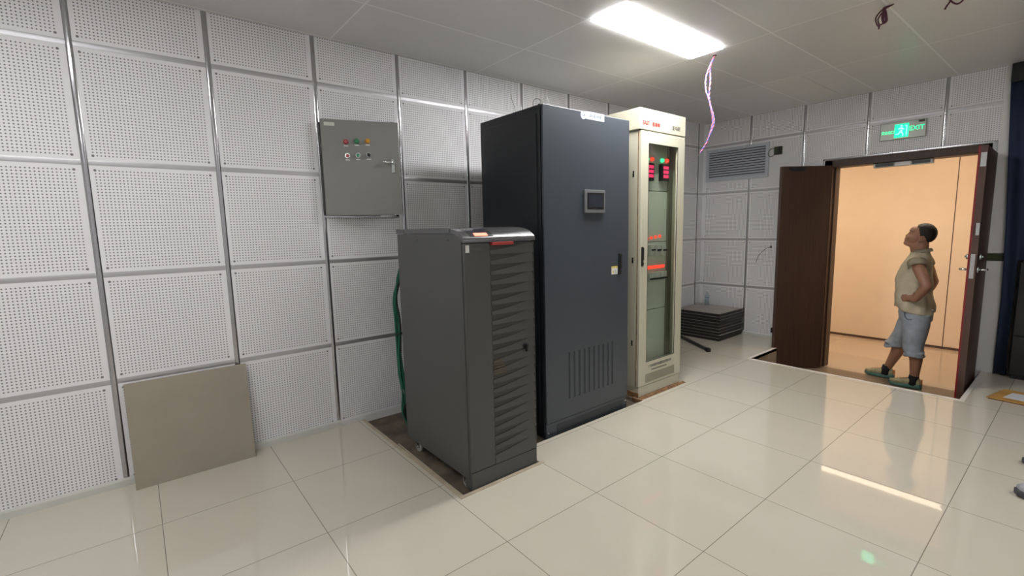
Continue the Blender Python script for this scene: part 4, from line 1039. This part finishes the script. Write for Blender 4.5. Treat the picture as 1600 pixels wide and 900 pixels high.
# legs
legs = {-1: ((2.345, 4.945, .47), (2.340, 4.945, .16), (2.362, 4.95, -.155)), 1: ((2.300, 5.115, .47), (2.185, 5.135, .15), (2.100, 5.150, -.150))}
for s, (hp, kn, an_) in legs.items():
    hp, kn, an_ = map(Vector, (hp, kn, an_)); cap(bm, hp, kn, .074, .058); sph(bm, kn, .060, 2)
    cf = kn.lerp(an_, .35)+Vector((.018, 0, 0)); cap(bm, kn, cf, .054, .054); cap(bm, cf, an_, .053, .034); cap(bm, an_, an_+Vector((-.02, 0, -.05)), .036, .034)
body = baked('body', bm, M['skin'], t, .0052, 3)
# hair: cap over crown and back, short
bm = B()
HC = Vector((2.333, 5.03, 1.280))
q = bmesh.ops.create_icosphere(bm, subdivisions=5, radius=1, matrix=Matrix.Translation(HC) @ Matrix.Diagonal((.093, .082, .099, 1)))
def hair_keep(v):
    p_ = v.co-HC
    # hairline runs from forehead (front-top) down behind the ear to the nape
    if p_.z < -.085: return False
    if p_.z < -.025: return p_.x > .012+.25*(-.025-p_.z)
    return p_.x > -.042+(.08-p_.z)*.22-(.012 if abs(p_.y) < .05 else 0)
bmesh.ops.delete(bm, geom=[f for f in bm.faces if not all(hair_keep(v) for v in f.verts)], context='FACES')
for v in bm.verts: v.co += (v.co-HC).normalized()*random.uniform(-.0012, .0022)
bmesh.ops.solidify(bm, geom=bm.faces[:], thickness=.008)
obj('hair', bm, M['hair'], t, smooth=True)
bm = B()
for s in (-1, 1): tube(bm, [(2.222, 5.03+s*.016, 1.310), (2.226, 5.03+s*.034, 1.314), (2.240, 5.03+s*.052, 1.308)], [.003, .004, .002], 6)
obj('eyebrows', bm, M['hair'], t)
# shirt
bm = B(); R = []
X, Yv = Vector((1, 0, 0)), Vector((0, 1, 0))
for z, x0, x1, ry in ((.520, 2.165, 2.455, .178), (.535, 2.160, 2.452, .180), (.60, 2.150, 2.440, .180), (.68, 2.143, 2.425, .182), (.76, 2.141, 2.418, .182), (.84, 2.148, 2.415, .184), (.91, 2.163, 2.412, .188), (.97, 2.184, 2.408, .196), (1.015, 2.205, 2.402, .196), (1.045, 2.222, 2.398, .175), (1.07, 2.235, 2.392, .120), (1.088, 2.240, 2.388, .082), (1.100, 2.243, 2.386, .074)):
    R.append(ring(bm, ((x0+x1)/2, 5.03, z-(.0)), X, Yv, (x1-x0)/2, ry, 48, .92))
loft(bm, R, close=False)
bmesh.ops.subdivide_edges(bm, edges=bm.edges[:], cuts=1, use_grid_fill=True)
cx_ = 2.295
for v in bm.verts:
    a = math.atan2(v.co.y-5.03, v.co.x-cx_); z = v.co.z
    amp = .008*max(0, 1-(z-.5)/.6)+.003
    k = math.sin(a*5+z*9)+.6*math.sin(a*9-z*16+1)+.5*math.sin(z*34+a*3)
    n = Vector((math.cos(a), math.sin(a), 0)); v.co += n*amp*k
    if z < .56: v.co.z += .012*math.sin(a*2+.5)+(.020*math.cos(a))*(-1)
bmesh.ops.solidify(bm, geom=bm.faces[:], thickness=.006)
shirt = obj('shirt', bm, M['shirt'], t, smooth=True)
for s in (-1, 1):   # rolled cap sleeves
    bm = B(); c0 = Vector((2.315, 5.03+s*.150, 1.015)); c1 = Vector((2.335, 5.03+s*.192, .962)); R = []
    ax = (c1-c0).normalized(); xa = Vector((1, 0, 0)); xa = (xa-ax*xa.dot(ax)).normalized(); ya = ax.cross(xa)
    for k, rr in ((0, .070), (.35, .071), (.7, .070), (1.0, .068), (1.02, .063)): R.append(ring(bm, c0.lerp(c1, k), xa, ya, rr*1.02, rr, 24))
    loft(bm, R, close=False); bmesh.ops.solidify(bm, geom=bm.faces[:], thickness=.005); obj('sleeve', bm, M['shirt'], shirt, smooth=True)
# collar, open at the throat
bm = B(); R = []
for (z, r_, o_) in ((1.092, .082, 0), (1.112, .079, .004), (1.128, .074, .010), (1.120, .084, .012), (1.098, .092, .010)):
    R.append([bm.verts.new((2.318+o_*.5+r_*.92*math.cos(a), 5.03+r_*.9*math.sin(a), z+.012*math.cos(a)-(.022 if abs(a) > 2.4 else 0))) for a in [(-PI+.45)+(2*PI-.9)*k/30 for k in range(31)]])
for a, b in zip(R, R[1:]):
    for k in range(30): bm.faces.new((a[k], a[k+1], b[k+1], b[k]))
bmesh.ops.solidify(bm, geom=bm.faces[:], thickness=.004); obj('collar', bm, M['shirt'], shirt, smooth=True)
# shorts
bm = B()
sph(bm, (2.315, 5.03, .49), (.135, .170, .10), 3)
def tub(pts):
    R = []
    for x, y, z, rx, ry in pts: R.append(ring(bm, (x, y, z), X, Yv, rx, ry, 24))
    loft(bm, R)
tub([(2.315, 5.03, .545, .132, .168), (2.318, 5.03, .48, .134, .170), (2.32, 5.03, .42, .125, .160)])
tub([(2.335, 4.950, .50, .112, .090), (2.338, 4.945, .38, .108, .092), (2.338, 4.942, .28, .094, .088), (2.332, 4.942, .20, .086, .084), (2.338, 4.943, .14, .082, .080), (2.345, 4.943, .10, .074, .074), (2.350, 4.943, .075, .066, .068)])
tub([(2.300, 5.110, .50, .110, .090), (2.262, 5.115, .38, .104, .092), (2.222, 5.125, .28, .090, .088), (2.185, 5.133, .20, .082, .082), (2.165, 5.135, .155, .086, .080), (2.150, 5.137, .125, .082, .074), (2.146, 5.138, .105, .066, .066)])
for s_, (x, y, z) in enumerate(((2.346, 4.943, .085), (2.148, 5.137, .115))):
    pts = [(x+.074*math.cos(a), y+.073*math.sin(a), z+.006*math.sin(3*a)+(0.012*math.cos(a) if s_ else 0)) for a in [2*PI*k/20 for k in range(21)]]; tube(bm, pts, .014, 8)
    pts = [(x+.076*math.cos(a), y+.075*math.sin(a), z+.030+.008*math.sin(2*a+1)) for a in [2*PI*k/20 for k in range(21)]]; tube(bm, pts, .011, 8)
for v in bm.verts:
    z = v.co.z; v.co.x += .004*math.sin(z*60+v.co.y*40); v.co.y += .004*math.sin(z*75+v.co.x*50)
sh = baked('shorts', bm, M['shorts'], t, .009, 3)
bm = B(); pts = [(2.262, 4.861, .515), (2.270, 4.855, .470), (2.295, 4.851, .452), (2.325, 4.851, .450)]; tube(bm, spline(pts, 5), .003, 6); obj('pocket_seam', bm, M['shortsdark'], sh)
# socks and shoes
for s, (hp, kn, an_) in legs.items():
    bm = B(); a = Vector(an_); cyl(bm, a+Vector((-.012, 0, -.060)), a+Vector((0, 0, .035)), .044, 20, .040); obj('sock', bm, M['sock'], t, smooth=True)
so, u_ = shoe(t, (2.425, 4.955), (2.165, 4.945), FZ, M['shoetan'], M['shoegreen'], M['shoeorange'], wd=.046)
so, u_ = shoe(t, (2.165, 5.150), (1.905, 5.175), FZ, M['shoetan'], M['shoegreen'], M['shoeorange'], wd=.046)
rel(t)
